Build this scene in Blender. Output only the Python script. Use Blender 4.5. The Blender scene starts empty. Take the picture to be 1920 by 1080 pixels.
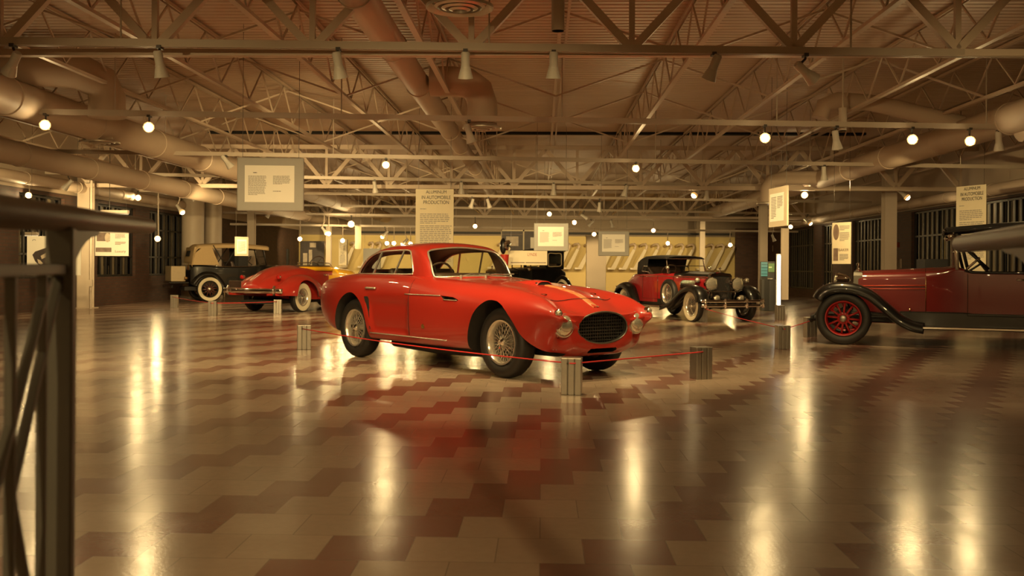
import bpy, bmesh, math, random
from mathutils import Vector as V, Matrix as M
rnd = random.Random(7)
PI = math.pi
C = bpy.context.scene.collection
sc = bpy.context.scene
# ---------- camera calibration (for placing things in the hall) ----------
F = 1867.0; CH = 1.08; PY = 500.0; ROLL = math.radians(0.4)
RX = V((math.cos(ROLL), 0, math.sin(ROLL))); UX = V((-math.sin(ROLL), 0, math.cos(ROLL)))
def ray(x, y): return RX*(x-960) + UX*(PY-y) + V((0, F, 0))
def G(x, y, z=0.0):
    d = ray(x, y); t = (z-CH)/d.z; return V((0, 0, CH)) + d*t
def P(x, y, dep): return V((0, 0, CH)) + ray(x, y)*(dep/F)
YAW = math.atan(56/F)                      # the hall's own depth axis
BD = V((math.sin(YAW), math.cos(YAW), 0)); BR = V((math.cos(YAW), -math.sin(YAW), 0))
def B(a, d, z=0.0): return BR*a + BD*d + V((0, 0, z))     # hall coordinates: across, deep, up
def to_hall(p): return p.dot(BR), p.dot(BD)
HALL = -YAW                                # rotation about z of things square to the hall

# ---------- materials ----------
def _set(n, k, v):
    if k in n.inputs: n.inputs[k].default_value = v
def mat(name, col, rough=0.5, metal=0.0, coat=0.0, emit=None, estr=0.0, var=0.06, scale=12.0, bump=0.0, spec=0.5, bscale=None):
    m = bpy.data.materials.new(name); m.use_nodes = True
    nt = m.node_tree; b = nt.nodes['Principled BSDF']
    c = (*col, 1.0)
    _set(b, 'Base Color', c); _set(b, 'Roughness', rough); _set(b, 'Metallic', metal); _set(b, 'Coat Weight', coat)
    _set(b, 'Coat Roughness', 0.04); _set(b, 'Specular IOR Level', spec)
    if emit:
        _set(b, 'Emission Color', (*emit, 1.0)); _set(b, 'Emission Strength', estr)
    tc = nt.nodes.new('ShaderNodeTexCoord')
    if var > 0:
        ns = nt.nodes.new('ShaderNodeTexNoise'); ns.inputs['Scale'].default_value = scale; ns.inputs['Detail'].default_value = 3
        nt.links.new(tc.outputs['Object'], ns.inputs['Vector'])
        mx = nt.nodes.new('ShaderNodeMix'); mx.data_type = 'RGBA'
        mx.inputs[6].default_value = tuple(min(1, k*(1-var)) for k in col)+(1,)
        mx.inputs[7].default_value = tuple(min(1, k*(1+var)) for k in col)+(1,)
        nt.links.new(ns.outputs['Fac'], mx.inputs[0]); nt.links.new(mx.outputs[2], b.inputs['Base Color'])
    if bump > 0:
        n2 = nt.nodes.new('ShaderNodeTexNoise'); n2.inputs['Scale'].default_value = bscale or scale*6; n2.inputs['Detail'].default_value = 2
        nt.links.new(tc.outputs['Object'], n2.inputs['Vector'])
        bp = nt.nodes.new('ShaderNodeBump'); bp.inputs['Strength'].default_value = bump; bp.inputs['Distance'].default_value = 0.01
        nt.links.new(n2.outputs['Fac'], bp.inputs['Height']); nt.links.new(bp.outputs['Normal'], b.inputs['Normal'])
    return m
def glass_mat(name, tint=(0.9, 0.92, 0.85), alpha=0.25, rough=0.02):
    m = bpy.data.materials.new(name); m.use_nodes = True
    nt = m.node_tree; b = nt.nodes['Principled BSDF']; out = nt.nodes['Material Output']
    nt.nodes.remove(b)
    tr = nt.nodes.new('ShaderNodeBsdfTransparent'); tr.inputs[0].default_value = (*tint, 1)
    gl = nt.nodes.new('ShaderNodeBsdfGlossy'); gl.inputs['Roughness'].default_value = rough
    lw = nt.nodes.new('ShaderNodeLayerWeight'); lw.inputs[0].default_value = 0.5
    pw = nt.nodes.new('ShaderNodeMath'); pw.operation = 'POWER'; pw.inputs[1].default_value = 4.0; nt.links.new(lw.outputs['Facing'], pw.inputs[0])
    fr = nt.nodes.new('ShaderNodeMath'); fr.operation = 'MULTIPLY_ADD'; fr.inputs[1].default_value = 0.6; fr.inputs[2].default_value = 0.06; nt.links.new(pw.outputs[0], fr.inputs[0])
    mx = nt.nodes.new('ShaderNodeMixShader')
    nt.links.new(fr.outputs[0], mx.inputs[0]); nt.links.new(tr.outputs[0], mx.inputs[1]); nt.links.new(gl.outputs[0], mx.inputs[2])
    nt.links.new(mx.outputs[0], out.inputs[0])
    return m

# ---------- mesh building ----------
class MB:
    def __init__(s): s.v = []; s.f = []; s.mi = []; s.xf = None; s.m = 0
    def _av(s, p):
        p = V(p)
        if s.xf is not None: p = s.xf @ p
        s.v.append(p); return len(s.v)-1
    def face(s, idx): s.f.append(tuple(idx)); s.mi.append(s.m)
    def poly(s, pts): s.face([s._av(p) for p in pts])
    def hexa(s, c8):
        i = [s._av(p) for p in c8]
        for q in ((0, 3, 2, 1), (4, 5, 6, 7), (0, 1, 5, 4), (1, 2, 6, 5), (2, 3, 7, 6), (3, 0, 4, 7)): s.face([i[k] for k in q])
    def box(s, c, d):
        x, y, z = c; a, b, e = d[0]/2, d[1]/2, d[2]/2
        s.hexa([(x-a, y-b, z-e), (x+a, y-b, z-e), (x+a, y+b, z-e), (x-a, y+b, z-e), (x-a, y-b, z+e), (x+a, y-b, z+e), (x+a, y+b, z+e), (x-a, y+b, z+e)])
    def bar(s, p, q, w, h, up=(0, 0, 1)):
        p, q = V(p), V(q); d = (q-p).normalized(); u = V(up)
        if abs(d.dot(u)) > 0.98: u = V((0, 1, 0))
        a = d.cross(u).normalized(); b = a.cross(d).normalized(); a = a*w/2; b = b*h/2
        s.hexa([p-a-b, p+a-b, p+a+b, p-a+b, q-a-b, q+a-b, q+a+b, q-a+b])
    def tube(s, pts, r, n=10, closed=False, caps=True, up=None):
        pts = [V(p) for p in pts]; k = len(pts); rings = []
        rr = r if isinstance(r, (list, tuple)) else [r]*k
        pa = None
        for i in range(k):
            if closed: d = pts[(i+1) % k]-pts[i-1]
            else: d = pts[min(i+1, k-1)]-pts[max(i-1, 0)]
            if d.length < 1e-9: d = V((0, 0, 1))
            d.normalize()
            if pa is None:
                t = V((0, 0, 1)) if abs(d.z) < 0.9 else V((1, 0, 0))
                pa = d.cross(t).normalized()
            else:
                pa = pa - d*pa.dot(d)
                if pa.length < 1e-6: pa = d.cross(V((0.3, 0.5, 0.8)))
                pa.normalize()
            b = d.cross(pa)
            rings.append([s._av(pts[i] + (pa*math.cos(2*PI*j/n) + b*math.sin(2*PI*j/n))*rr[i]) for j in range(n)])
        m = k if closed else k-1
        for i in range(m):
            A, Bq = rings[i], rings[(i+1) % k]
            for j in range(n): s.face((A[j], A[(j+1) % n], Bq[(j+1) % n], Bq[j]))
        if caps and not closed:
            s.face(rings[0][::-1]); s.face(rings[-1])
    def lathe(s, prof, n=32, o=(0, 0, 0), ax=(0, 0, 1), closed=False):
        """prof: list of (radius, along-axis)"""
        ax = V(ax).normalized(); o = V(o)
        t = V((0, 0, 1)) if abs(ax.z) < 0.9 else V((1, 0, 0))
        a = ax.cross(t).normalized(); b = ax.cross(a)
        rings = []
        for r, h in prof:
            if r < 1e-6: rings.append([s._av(o+ax*h)])
            else: rings.append([s._av(o + ax*h + (a*math.cos(2*PI*j/n)+b*math.sin(2*PI*j/n))*r) for j in range(n)])
        L = len(rings)
        for i in range(L if closed else L-1):
            A, Bq = rings[i], rings[(i+1) % L]
            for j in range(n):
                if len(A) == 1 and len(Bq) == 1: continue
                if len(A) == 1: s.face((A[0], Bq[(j+1) % n], Bq[j]))
                elif len(Bq) == 1: s.face((A[j], A[(j+1) % n], Bq[0]))
                else: s.face((A[j], A[(j+1) % n], Bq[(j+1) % n], Bq[j]))
    def cyl(s, p, q, r, n=16, r2=None):
        p, q = V(p), V(q); L = (q-p).length
        r2 = r if r2 is None else r2
        s.lathe([(0, 0), (r, 0), (r2, L), (0, L)], n, p, q-p)
    def ball(s, c, r, n=16, k=10, sq=(1, 1, 1)):
        rings = []
        for i in range(k+1):
            th = PI*i/k
            if i in (0, k): rings.append([s._av((c[0], c[1], c[2]+r*sq[2]*math.cos(th)))])
            else: rings.append([s._av((c[0]+r*sq[0]*math.sin(th)*math.cos(2*PI*j/n), c[1]+r*sq[1]*math.sin(th)*math.sin(2*PI*j/n), c[2]+r*sq[2]*math.cos(th))) for j in range(n)])
        for i in range(k):
            A, Bq = rings[i], rings[i+1]
            for j in range(n):
                if len(A) == 1: s.face((A[0], Bq[j], Bq[(j+1) % n]))
                elif len(Bq) == 1: s.face((A[j], Bq[0], A[(j+1) % n]))
                else: s.face((A[j], Bq[j], Bq[(j+1) % n], A[(j+1) % n]))
    def prism(s, outline, fn0, fn1):
        """closed outline of 2D points; fn maps (a,b)->3D for the two caps"""
        n = len(outline)
        a = [s._av(fn0(*p)) for p in outline]; b = [s._av(fn1(*p)) for p in outline]
        for i in range(n): s.face((a[i], a[(i+1) % n], b[(i+1) % n], b[i]))
        s.face(a[::-1]); s.face(b)
    def grid(s, rows, closed=False, cap0=False, cap1=False):
        idx = [[s._av(p) for p in r] for r in rows]
        for i in range(len(idx)-1):
            A, Bq = idx[i], idx[i+1]; n = len(A)
            for j in range(n if closed else n-1): s.face((A[j], A[(j+1) % n], Bq[(j+1) % n], Bq[j]))
        if cap0: s.face(idx[0][::-1])
        if cap1: s.face(idx[-1])
        return idx
    def build(s, name, mats, parent=None, smooth=False, bevel=0.0, recalc=True, angle=None, segs=2, solid=0.0, sub=0):
        me = bpy.data.meshes.new(name); me.from_pydata([tuple(p) for p in s.v], [], s.f)
        if not isinstance(mats, (list, tuple)): mats = [mats]
        for m in mats: me.materials.append(m)
        if len(mats) > 1: me.polygons.foreach_set('material_index', s.mi)
        if recalc:
            bm = bmesh.new(); bm.from_mesh(me); bmesh.ops.remove_doubles(bm, verts=bm.verts, dist=1e-5)
            bmesh.ops.recalc_face_normals(bm, faces=bm.faces); bm.to_mesh(me); bm.free()
        if smooth or angle:
            me.polygons.foreach_set('use_smooth', [True]*len(me.polygons))
            if angle: me.set_sharp_from_angle(angle=math.radians(angle))
        me.update()
        o = bpy.data.objects.new(name, me); C.objects.link(o)
        if parent is not None: o.parent = parent
        if solid: md = o.modifiers.new('solid', 'SOLIDIFY'); md.thickness = solid; md.offset = 0
        if bevel: md = o.modifiers.new('bevel', 'BEVEL'); md.width = bevel; md.segments = segs; md.limit_method = 'ANGLE'
        if sub: md = o.modifiers.new('sub', 'SUBSURF'); md.levels = sub; md.render_levels = sub
        return o
def bake(o):
    """replace an object's mesh by its evaluated mesh and drop its modifiers"""
    dg = bpy.context.evaluated_depsgraph_get(); dg.update()
    me = bpy.data.meshes.new_from_object(o.evaluated_get(dg)); o.modifiers.clear(); o.data = me
    return o
def boolean(o, cutter, op='DIFFERENCE', keep=False):
    md = o.modifiers.new('b', 'BOOLEAN'); md.object = cutter; md.operation = op; md.solver = 'EXACT'
    try: md.material_mode = 'TRANSFER'
    except Exception: pass
    bake(o)
    if not keep: bpy.data.objects.remove(cutter, do_unlink=True)
    return o
def shade(o, angle=35):
    me = o.data; me.polygons.foreach_set('use_smooth', [True]*len(me.polygons)); me.set_sharp_from_angle(angle=math.radians(angle)); me.update()

# ---------- scene book-keeping ----------
def tag(o, label, cat, group=None, kind=None):
    o['label'] = label; o['category'] = cat
    if group: o['group'] = group
    if kind: o['kind'] = kind
    return o
def thing(name, label, cat, loc=(0, 0, 0), rz=0.0, group=None, scale=None):
    o = bpy.data.objects.new(name, None); C.objects.link(o); o.empty_display_size = 0.2
    o.location = loc; o.rotation_euler = (0, 0, rz)
    if scale: o.scale = (scale,)*3
    return tag(o, label, cat, group)
def part(name, parent, loc=(0, 0, 0), rot=(0, 0, 0)):
    o = bpy.data.objects.new(name, None); C.objects.link(o); o.parent = parent; o.location = loc; o.rotation_euler = rot; o.empty_display_size = 0.1
    return o
def struct(o, label=None):
    o['kind'] = 'structure'
    if label: o['label'] = label
    return o
def dup(root, loc=None, rz=None, label=None, parent=None):
    r = root.copy(); C.objects.link(r)
    if parent is not None: r.parent = parent
    if loc is not None: r.location = loc
    if rz is not None: r.rotation_euler = (0, 0, rz) if not isinstance(rz, tuple) else rz
    if label: r['label'] = label
    for ch in list(root.children): dup(ch, parent=r)
    return r
def lerp(a, b, t): return a+(b-a)*t
def smooth01(t): t = max(0, min(1, t)); return t*t*(3-2*t)
def spline(xs, ys, x):
    """monotone-ish cubic (Catmull-Rom, non-uniform) through table"""
    n = len(xs)
    if x <= xs[0]: return ys[0]
    if x >= xs[-1]: return ys[-1]
    i = max(k for k in range(n-1) if xs[k] <= x)
    h = xs[i+1]-xs[i]; t = (x-xs[i])/h
    def slope(k):
        if k == 0: return (ys[1]-ys[0])/(xs[1]-xs[0])
        if k == n-1: return (ys[-1]-ys[-2])/(xs[-1]-xs[-2])
        a = (ys[k]-ys[k-1])/(xs[k]-xs[k-1]); b = (ys[k+1]-ys[k])/(xs[k+1]-xs[k])
        if a*b <= 0: return 0.0
        return 2*a*b/(a+b)
    m0, m1 = slope(i)*h, slope(i+1)*h
    return (2*t**3-3*t*t+1)*ys[i]+(t**3-2*t*t+t)*m0+(-2*t**3+3*t*t)*ys[i+1]+(t**3-t*t)*m1
def curve2(pts, n, closed=False):
    """resample a Catmull-Rom curve through points (any dimension) into n samples"""
    pts = [tuple(p) for p in pts]; k = len(pts); out = []
    segs = k if closed else k-1
    for i in range(n):
        t = i/(n if closed else n-1)*segs; s = min(int(t), segs-1); u = t-s
        g = (lambda j: pts[j % k]) if closed else (lambda j: pts[max(0, min(k-1, j))])
        p0, p1, p2, p3 = g(s-1), g(s), g(s+1), g(s+2)
        out.append(tuple(0.5*((2*b)+(-a+c)*u+(2*a-5*b+4*c-d)*u*u+(-a+3*b-3*c+d)*u**3) for a, b, c, d in zip(p0, p1, p2, p3)))
    return out
# ---------- shared materials ----------
m_deck = None
M_ = {}
M_['cream'] = mat('cream painted steel', (0.57, 0.48, 0.38), 0.55, var=0.08, scale=3)
M_['cream_wall'] = mat('cream painted wall', (0.52, 0.43, 0.33), 0.7, var=0.1, scale=1.5)
M_['steel'] = mat('off white painted truss steel', (0.62, 0.50, 0.385), 0.5, var=0.1, scale=4)
M_['duct'] = mat('painted spiral duct', (0.62, 0.50, 0.385), 0.6, var=0.08, scale=2, spec=0.4)
M_['track'] = mat('cream light track', (0.50, 0.42, 0.33), 0.4, var=0.05)
M_['shade'] = mat('white lamp shade enamel', (0.66, 0.62, 0.54), 0.35, var=0.05)
M_['dark_metal'] = mat('dark lamp metal', (0.05, 0.042, 0.035), 0.4, var=0.1)
M_['alu'] = mat('brushed aluminium', (0.40, 0.37, 0.32), 0.38, 1.0, var=0.08, scale=30)
M_['chrome'] = mat('polished chrome', (0.82, 0.80, 0.76), 0.07, 1.0, var=0.02)
M_['bright'] = mat('bright plated wire and trim', (0.80, 0.75, 0.66), 0.2, 0.8, var=0.03)
M_['rope'] = mat('red rope', (0.55, 0.03, 0.03), 0.6, var=0.15, scale=60)
M_['rail'] = mat('grey green painted rail steel', (0.125, 0.12, 0.105), 0.5, var=0.1, scale=8)
M_['handrail'] = mat('dark wood handrail', (0.14, 0.105, 0.08), 0.45, var=0.15, scale=10)
M_['paper'] = mat('white printed card', (0.86, 0.83, 0.74), 0.6, var=0.02)
M_['panel'] = mat('grey display board', (0.36, 0.35, 0.32), 0.6, var=0.04, scale=20)
M_['ink'] = mat('black print ink', (0.03, 0.028, 0.03), 0.6, var=0.05)
M_['greyink'] = mat('grey print ink', (0.30, 0.28, 0.26), 0.6, var=0.1, scale=30)
M_['black'] = mat('black cloth', (0.015, 0.014, 0.014), 0.8, var=0.2)
M_['hole'] = mat('matte black', (0.008, 0.008, 0.008), 0.9, var=0.1)
WARM = (1.0, 0.70, 0.30)
M_['bulb'] = mat('lit bulb glass', (0.9, 0.8, 0.6), 0.3, emit=(1.0, 0.74, 0.36), estr=90, var=0)
M_['glow'] = mat('glowing lamp reflector', (0.9, 0.8, 0.6), 0.3, emit=(1.0, 0.42, 0.09), estr=2.2, var=0)
M_['bulb_dim'] = mat('lit bulb seen obliquely', (0.9, 0.8, 0.6), 0.3, emit=(1.0, 0.74, 0.36), estr=40, var=0)

def brick_mat(name, c1, c2, mortar):
    m = bpy.data.materials.new(name); m.use_nodes = True; nt = m.node_tree; b = nt.nodes['Principled BSDF']
    tc = nt.nodes.new('ShaderNodeTexCoord'); mp = nt.nodes.new('ShaderNodeMapping'); mp.inputs['Rotation'].default_value = (PI/2, 0, 0)
    sx = nt.nodes.new('ShaderNodeSeparateXYZ'); cb = nt.nodes.new('ShaderNodeCombineXYZ'); ad = nt.nodes.new('ShaderNodeMath'); ad.operation = 'ADD'
    nt.links.new(tc.outputs['Object'], sx.inputs[0]); nt.links.new(sx.outputs[0], ad.inputs[0]); nt.links.new(sx.outputs[1], ad.inputs[1])
    nt.links.new(ad.outputs[0], cb.inputs[0]); nt.links.new(sx.outputs[2], cb.inputs[1])
    br = nt.nodes.new('ShaderNodeTexBrick'); br.inputs['Scale'].default_value = 1.0
    br.inputs['Brick Width'].default_value = 0.22; br.inputs['Row Height'].default_value = 0.075; br.inputs['Mortar Size'].default_value = 0.008
    br.inputs['Color1'].default_value = (*c1, 1); br.inputs['Color2'].default_value = (*c2, 1); br.inputs['Mortar'].default_value = (*mortar, 1)
    nt.links.new(cb.outputs[0], br.inputs['Vector']); nt.links.new(br.outputs['Color'], b.inputs['Base Color'])
    bp = nt.nodes.new('ShaderNodeBump'); bp.inputs['Strength'].default_value = 0.4; bp.inputs['Distance'].default_value = 0.006; bp.invert = True
    nt.links.new(br.outputs['Fac'], bp.inputs['Height']); nt.links.new(bp.outputs['Normal'], b.inputs['Normal'])
    b.inputs['Roughness'].default_value = 0.75
    return m
M_['brick'] = brick_mat('dark red brick', (0.105, 0.05, 0.034), (0.075, 0.036, 0.026), (0.06, 0.05, 0.04))
def floor_mat():
    m = bpy.data.materials.new('polished vinyl tile'); m.use_nodes = True; nt = m.node_tree; b = nt.nodes['Principled BSDF']; N = nt.nodes.new; L = nt.links.new
    def math_(op, a, c=None):
        n = N('ShaderNodeMath'); n.operation = op
        for k, q in ((0, a), (1, c)):
            if q is None: continue
            if isinstance(q, (int, float)): n.inputs[k].default_value = q
            else: L(q, n.inputs[k])
        return n.outputs[0]
    tc = N('ShaderNodeTexCoord'); sx = N('ShaderNodeSeparateXYZ'); L(tc.outputs['Object'], sx.inputs[0])
    T = 0.33
    yy = math_('DIVIDE', sx.outputs[1], T); j = math_('FLOOR', yy)
    xx = math_('SUBTRACT', math_('DIVIDE', sx.outputs[0], T), math_('MULTIPLY', j, 0.5)); i = math_('FLOOR', xx)
    md = math_('FLOORED_MODULO', math_('ADD', i, 0.0), 3.0) if False else math_('SUBTRACT', i, math_('MULTIPLY', math_('FLOOR', math_('DIVIDE', i, 3.0)), 3.0))
    dark = math_('LESS_THAN', math_('ABSOLUTE', math_('SUBTRACT', md, 1.0)), 0.5)
    cb = N('ShaderNodeCombineXYZ'); L(i, cb.inputs[0]); L(j, cb.inputs[1])
    wn = N('ShaderNodeTexWhiteNoise'); wn.noise_dimensions = '2D'; L(cb.outputs[0], wn.inputs['Vector'])
    def mix(f, a, c):
        n = N('ShaderNodeMix'); n.data_type = 'RGBA'
        if isinstance(f, float): n.inputs[0].default_value = f
        else: L(f, n.inputs[0])
        for k, q in ((6, a), (7, c)):
            if isinstance(q, tuple): n.inputs[k].default_value = (*q, 1)
            else: L(q, n.inputs[k])
        return n.outputs[2]
    light = mix(wn.outputs['Value'], (0.38, 0.29, 0.222), (0.44, 0.34, 0.262))
    dk = mix(wn.outputs['Value'], (0.18, 0.078, 0.060), (0.22, 0.098, 0.077))
    col = mix(dark, light, dk)
    ns = N('ShaderNodeTexNoise'); ns.inputs['Scale'].default_value = 22; ns.inputs['Detail'].default_value = 4; L(tc.outputs['Object'], ns.inputs['Vector'])
    col = mix(math_('MULTIPLY', ns.outputs['Fac'], 0.35), col, (0.20, 0.15, 0.11))
    # seams
    fx = math_('FRACT', xx); fy = math_('FRACT', yy)
    ex = math_('MINIMUM', fx, math_('SUBTRACT', 1.0, fx)); ey = math_('MINIMUM', fy, math_('SUBTRACT', 1.0, fy))
    seam = math_('LESS_THAN', math_('MINIMUM', ex, ey), 0.006)
    col = mix(math_('MULTIPLY', seam, 0.45), col, (0.06, 0.04, 0.03))
    L(col, b.inputs['Base Color'])
    # waxed gloss, slightly uneven from tile to tile
    n2 = N('ShaderNodeTexNoise'); n2.inputs['Scale'].default_value = 3.0; n2.inputs['Detail'].default_value = 3; L(tc.outputs['Object'], n2.inputs['Vector'])
    L(math_('ADD', math_('MULTIPLY', n2.outputs['Fac'], 0.10), 0.15), b.inputs['Roughness'])
    n3 = N('ShaderNodeTexNoise'); n3.inputs['Scale'].default_value = 60.0; n3.inputs['Detail'].default_value = 2; L(tc.outputs['Object'], n3.inputs['Vector'])
    n4 = N('ShaderNodeTexNoise'); n4.inputs['Scale'].default_value = 2.2; n4.inputs['Detail'].default_value = 1; L(tc.outputs['Object'], n4.inputs['Vector'])
    h = math_('ADD', math_('MULTIPLY', n3.outputs['Fac'], 0.10), math_('ADD', math_('MULTIPLY', n4.outputs['Fac'], 0.8), math_('MULTIPLY', wn.outputs['Value'], 0.0)))
    bp = N('ShaderNodeBump'); bp.inputs['Strength'].default_value = 0.35; bp.inputs['Distance'].default_value = 0.01
    L(h, bp.inputs['Height']); L(bp.outputs['Normal'], b.inputs['Normal'])
    b.inputs['Specular IOR Level'].default_value = 0.6
    return m
M_['floor'] = floor_mat()
def deck_mat():
    m = mat('ribbed steel roof deck', (0.60, 0.455, 0.335), 0.55, var=0.12, scale=0.8); nt = m.node_tree; b = nt.nodes['Principled BSDF']
    tc = nt.nodes.new('ShaderNodeTexCoord'); sx = nt.nodes.new('ShaderNodeSeparateXYZ'); nt.links.new(tc.outputs['Object'], sx.inputs[0])
    w = nt.nodes.new('ShaderNodeMath'); w.operation = 'SINE'; a = nt.nodes.new('ShaderNodeMath'); a.operation = 'MULTIPLY'; a.inputs[1].default_value = 2*PI/0.15
    nt.links.new(sx.outputs[1], a.inputs[0]); nt.links.new(a.outputs[0], w.inputs[0])
    bp = nt.nodes.new('ShaderNodeBump'); bp.inputs['Strength'].default_value = 0.5; bp.inputs['Distance'].default_value = 0.02
    nt.links.new(w.outputs[0], bp.inputs['Height']); nt.links.new(bp.outputs['Normal'], b.inputs['Normal'])
    return m
M_['deck'] = deck_mat()
M_['sign_edge'] = mat('pale sign border', (0.56, 0.48, 0.36), .6, var=.05)
M_['kiosk'] = mat('dark kiosk laminate', (0.022, 0.021, 0.019), .6, var=.1)
# ---------- camera ----------
cd = bpy.data.cameras.new('camera'); cam = bpy.data.objects.new('camera', cd); C.objects.link(cam); sc.camera = cam
cd.sensor_fit = 'HORIZONTAL'; cd.sensor_width = 36.0; cd.lens = 36.0*F/1920; cd.shift_y = -(540-PY)/1920
cd.clip_start = 0.05; cd.clip_end = 200
cam.matrix_world = M.Translation((0, 0, CH)) @ M.Rotation(PI/2, 4, 'X') @ M.Rotation(ROLL, 4, 'Z')
cd.dof.use_dof = True; cd.dof.focus_distance = 10.0; cd.dof.aperture_fstop = 4.5
# ---------- shell ----------
LW, RW, FWD, BK = -11.3, 10.2, 46.0, -9.0      # left wall, right wall, far wall, back wall in hall coordinates
KS = 0.8
def up(z): return 1.08+(z-1.08)*KS
DECK = up(4.88); SPRING = 2.72                      # roof deck; height where brick turns to painted wall
def hall_box(name, m, a0, a1, d0, d1, z0, z1, parent=None, **k):
    mb = MB(); mb.box(((a0+a1)/2, (d0+d1)/2, (z0+z1)/2), (a1-a0, d1-d0, z1-z0))
    o = mb.build(name, m, parent, **k)
    if parent is None: o.rotation_euler = (0, 0, HALL)
    return o
struct(hall_box('floor', M_['floor'], LW-.3, RW+.3, BK-.3, FWD+.3, -0.2, 0))
struct(hall_box('ceiling', M_['deck'], LW-.3, RW+.3, BK-.3, FWD+.3, DECK, DECK+.2))
struct(hall_box('wall_back', M_['cream_wall'], LW-.3, RW+.3, BK-.3, BK, 0, DECK))
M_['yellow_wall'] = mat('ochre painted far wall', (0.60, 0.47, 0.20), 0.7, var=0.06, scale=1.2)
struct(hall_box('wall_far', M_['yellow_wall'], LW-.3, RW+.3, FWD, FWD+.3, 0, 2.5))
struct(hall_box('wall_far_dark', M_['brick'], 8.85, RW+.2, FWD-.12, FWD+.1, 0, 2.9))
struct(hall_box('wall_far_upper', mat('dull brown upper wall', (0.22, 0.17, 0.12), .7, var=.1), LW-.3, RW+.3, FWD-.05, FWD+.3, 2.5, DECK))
# side walls: brick with window openings between a sill and a head
def side_wall(side, sill, head, openings):
    a0, a1 = (LW-.3, LW) if side == 'left' else (RW, RW+.3)
    nm = 'wall_'+side
    mb = MB(); d = BK
    def bx(d0, d1, z0, z1): mb.box(((a0+a1)/2, (d0+d1)/2, (z0+z1)/2), (a1-a0, d1-d0, z1-z0))
    for (o0, o1) in openings:
        bx(d, o0, 0, SPRING); bx(o0, o1, 0, sill); bx(o0, o1, head, SPRING); d = o1
    bx(d, FWD, 0, SPRING)
    o = mb.build(nm, M_['brick']); o.rotation_euler = (0, 0, HALL); struct(o)
    struct(hall_box(nm+'_upper', M_['cream_wall'], a0, a1, BK, FWD, SPRING, DECK))
    return a0, a1
def dep_left(px): return -LW*F/(1016-px)
def dep_right(px): return RW*F/(px-1016)
left_open = sorted((dep_left(a), dep_left(b)) for a, b in ((172, 245), (272, 338), (20, 108)))
right_open = sorted((dep_right(b), dep_right(a)) for a, b in ((1474, 1521), (1536, 1556), (1592, 1655), (1700, 1800), (1815, 1990)))
side_wall('left', 0.75, 2.62, left_open)
side_wall('right', 0.30, 2.66, right_open)
M_['night_glass'] = mat('dark night window glass', (0.006, 0.007, 0.009), 0.08, var=0.05, spec=0.7)
M_['mullion'] = mat('dark painted window bars', (0.025, 0.022, 0.02), 0.45, var=0.1)
M_['slat'] = mat('pale reflecting blind slat', (0.17, 0.14, 0.09), 0.4, var=0.6, scale=2.2)
wn_ = [0]
def window(side, d0, d1, z0, z1, lab):
    wn_[0] += 1
    a = (LW-.10) if side == 'left' else (RW+.10); sgn = 1 if side == 'left' else -1
    root = bpy.data.objects.new('window_%d' % wn_[0], None); C.objects.link(root); root.rotation_euler = (0, 0, HALL); struct(root, lab)
    g = MB(); g.box((a-sgn*.06, (d0+d1)/2, (z0+z1)/2), (0.01, d1-d0, z1-z0)); g.build('pane', M_['night_glass'], root)
    b = MB(); n = max(3, int((d1-d0)/0.30))
    for i in range(n+1):
        dd = lerp(d0+.03, d1-.03, i/n); b.box((a, dd, (z0+z1)/2), (0.04, 0.07, z1-z0))
    for k in (0.0, 0.28, 0.72, 1.0):
        zz = lerp(z0+.03, z1-.03, k); b.box((a, (d0+d1)/2, zz), (0.04, d1-d0, 0.045))
    b.build('window_bars', M_['mullion'], root)
    s = MB()
    for i in range(n):
        if (i*7+wn_[0]*3) % (5 if side == 'right' else 2) == 0: continue
        dd = lerp(d0+.03, d1-.03, (i+.5)/n); s.box((a-sgn*.030, dd, (z0+z1)/2), (0.008, 0.20, z1-z0-.1))
    s.build('blind', M_['slat'], root)
for (d0, d1) in left_open: window('left', d0, d1, 0.75, 2.62, None)
for (d0, d1) in right_open: window('right', d0, d1, 0.30, 2.66, None)

# ---------- roof steel ----------
def truss_parts(name, chord_pts0, chord_pts1, zb, zt, pitch, wc, ww, verticals):
    """a truss between two hall points (across, deep)"""
    root = bpy.data.objects.new(name, None); C.objects.link(root); root.rotation_euler = (0, 0, HALL); struct(root)
    p0, p1 = V((*chord_pts0, 0)), V((*chord_pts1, 0)); L = (p1-p0).length; d = (p1-p0)/L
    side = d.cross(V((0, 0, 1)))
    mb = MB()
    for s in (-1, 1): mb.bar(p0+V((0, 0, zb))+side*s*wc*.62, p1+V((0, 0, zb))+side*s*wc*.62, wc*.25, wc)
    mb.bar(p0+V((0, 0, zb-wc*.45)), p1+V((0, 0, zb-wc*.45)), wc*1.6, wc*.12)
    mb.build('bottom_chord', M_['steel'], root)
    mb = MB()
    for s in (-1, 1): mb.bar(p0+V((0, 0, zt))+side*s*wc*.62, p1+V((0, 0, zt))+side*s*wc*.62, wc*.25, wc)
    mb.bar(p0+V((0, 0, zt+wc*.45)), p1+V((0, 0, zt+wc*.45)), wc*1.6, wc*.12)
    mb.build('top_chord', M_['steel'], root)
    mb = MB(); n = int(L/pitch)
    for i in range(n+1):
        c = p0+d*(i*pitch)
        if i*pitch > L: break
        for s in (-1, 1):
            q = c+d*s*pitch/2
            if 0 <= (q-p0).dot(d) <= L: mb.bar(c+V((0, 0, zb+.03)), q+V((0, 0, zt-.03)), ww, ww, up=side)
        if verticals: mb.bar(c+V((0, 0, zb)), c+V((0, 0, zt)), ww*.7, ww*.7, up=side)
    mb.build('web_lattice', M_['steel'], root)
    return root
node0 = to_hall(P(583, 97, 9.3))[0]
na = node0 - 1.87*KS*6
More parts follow.
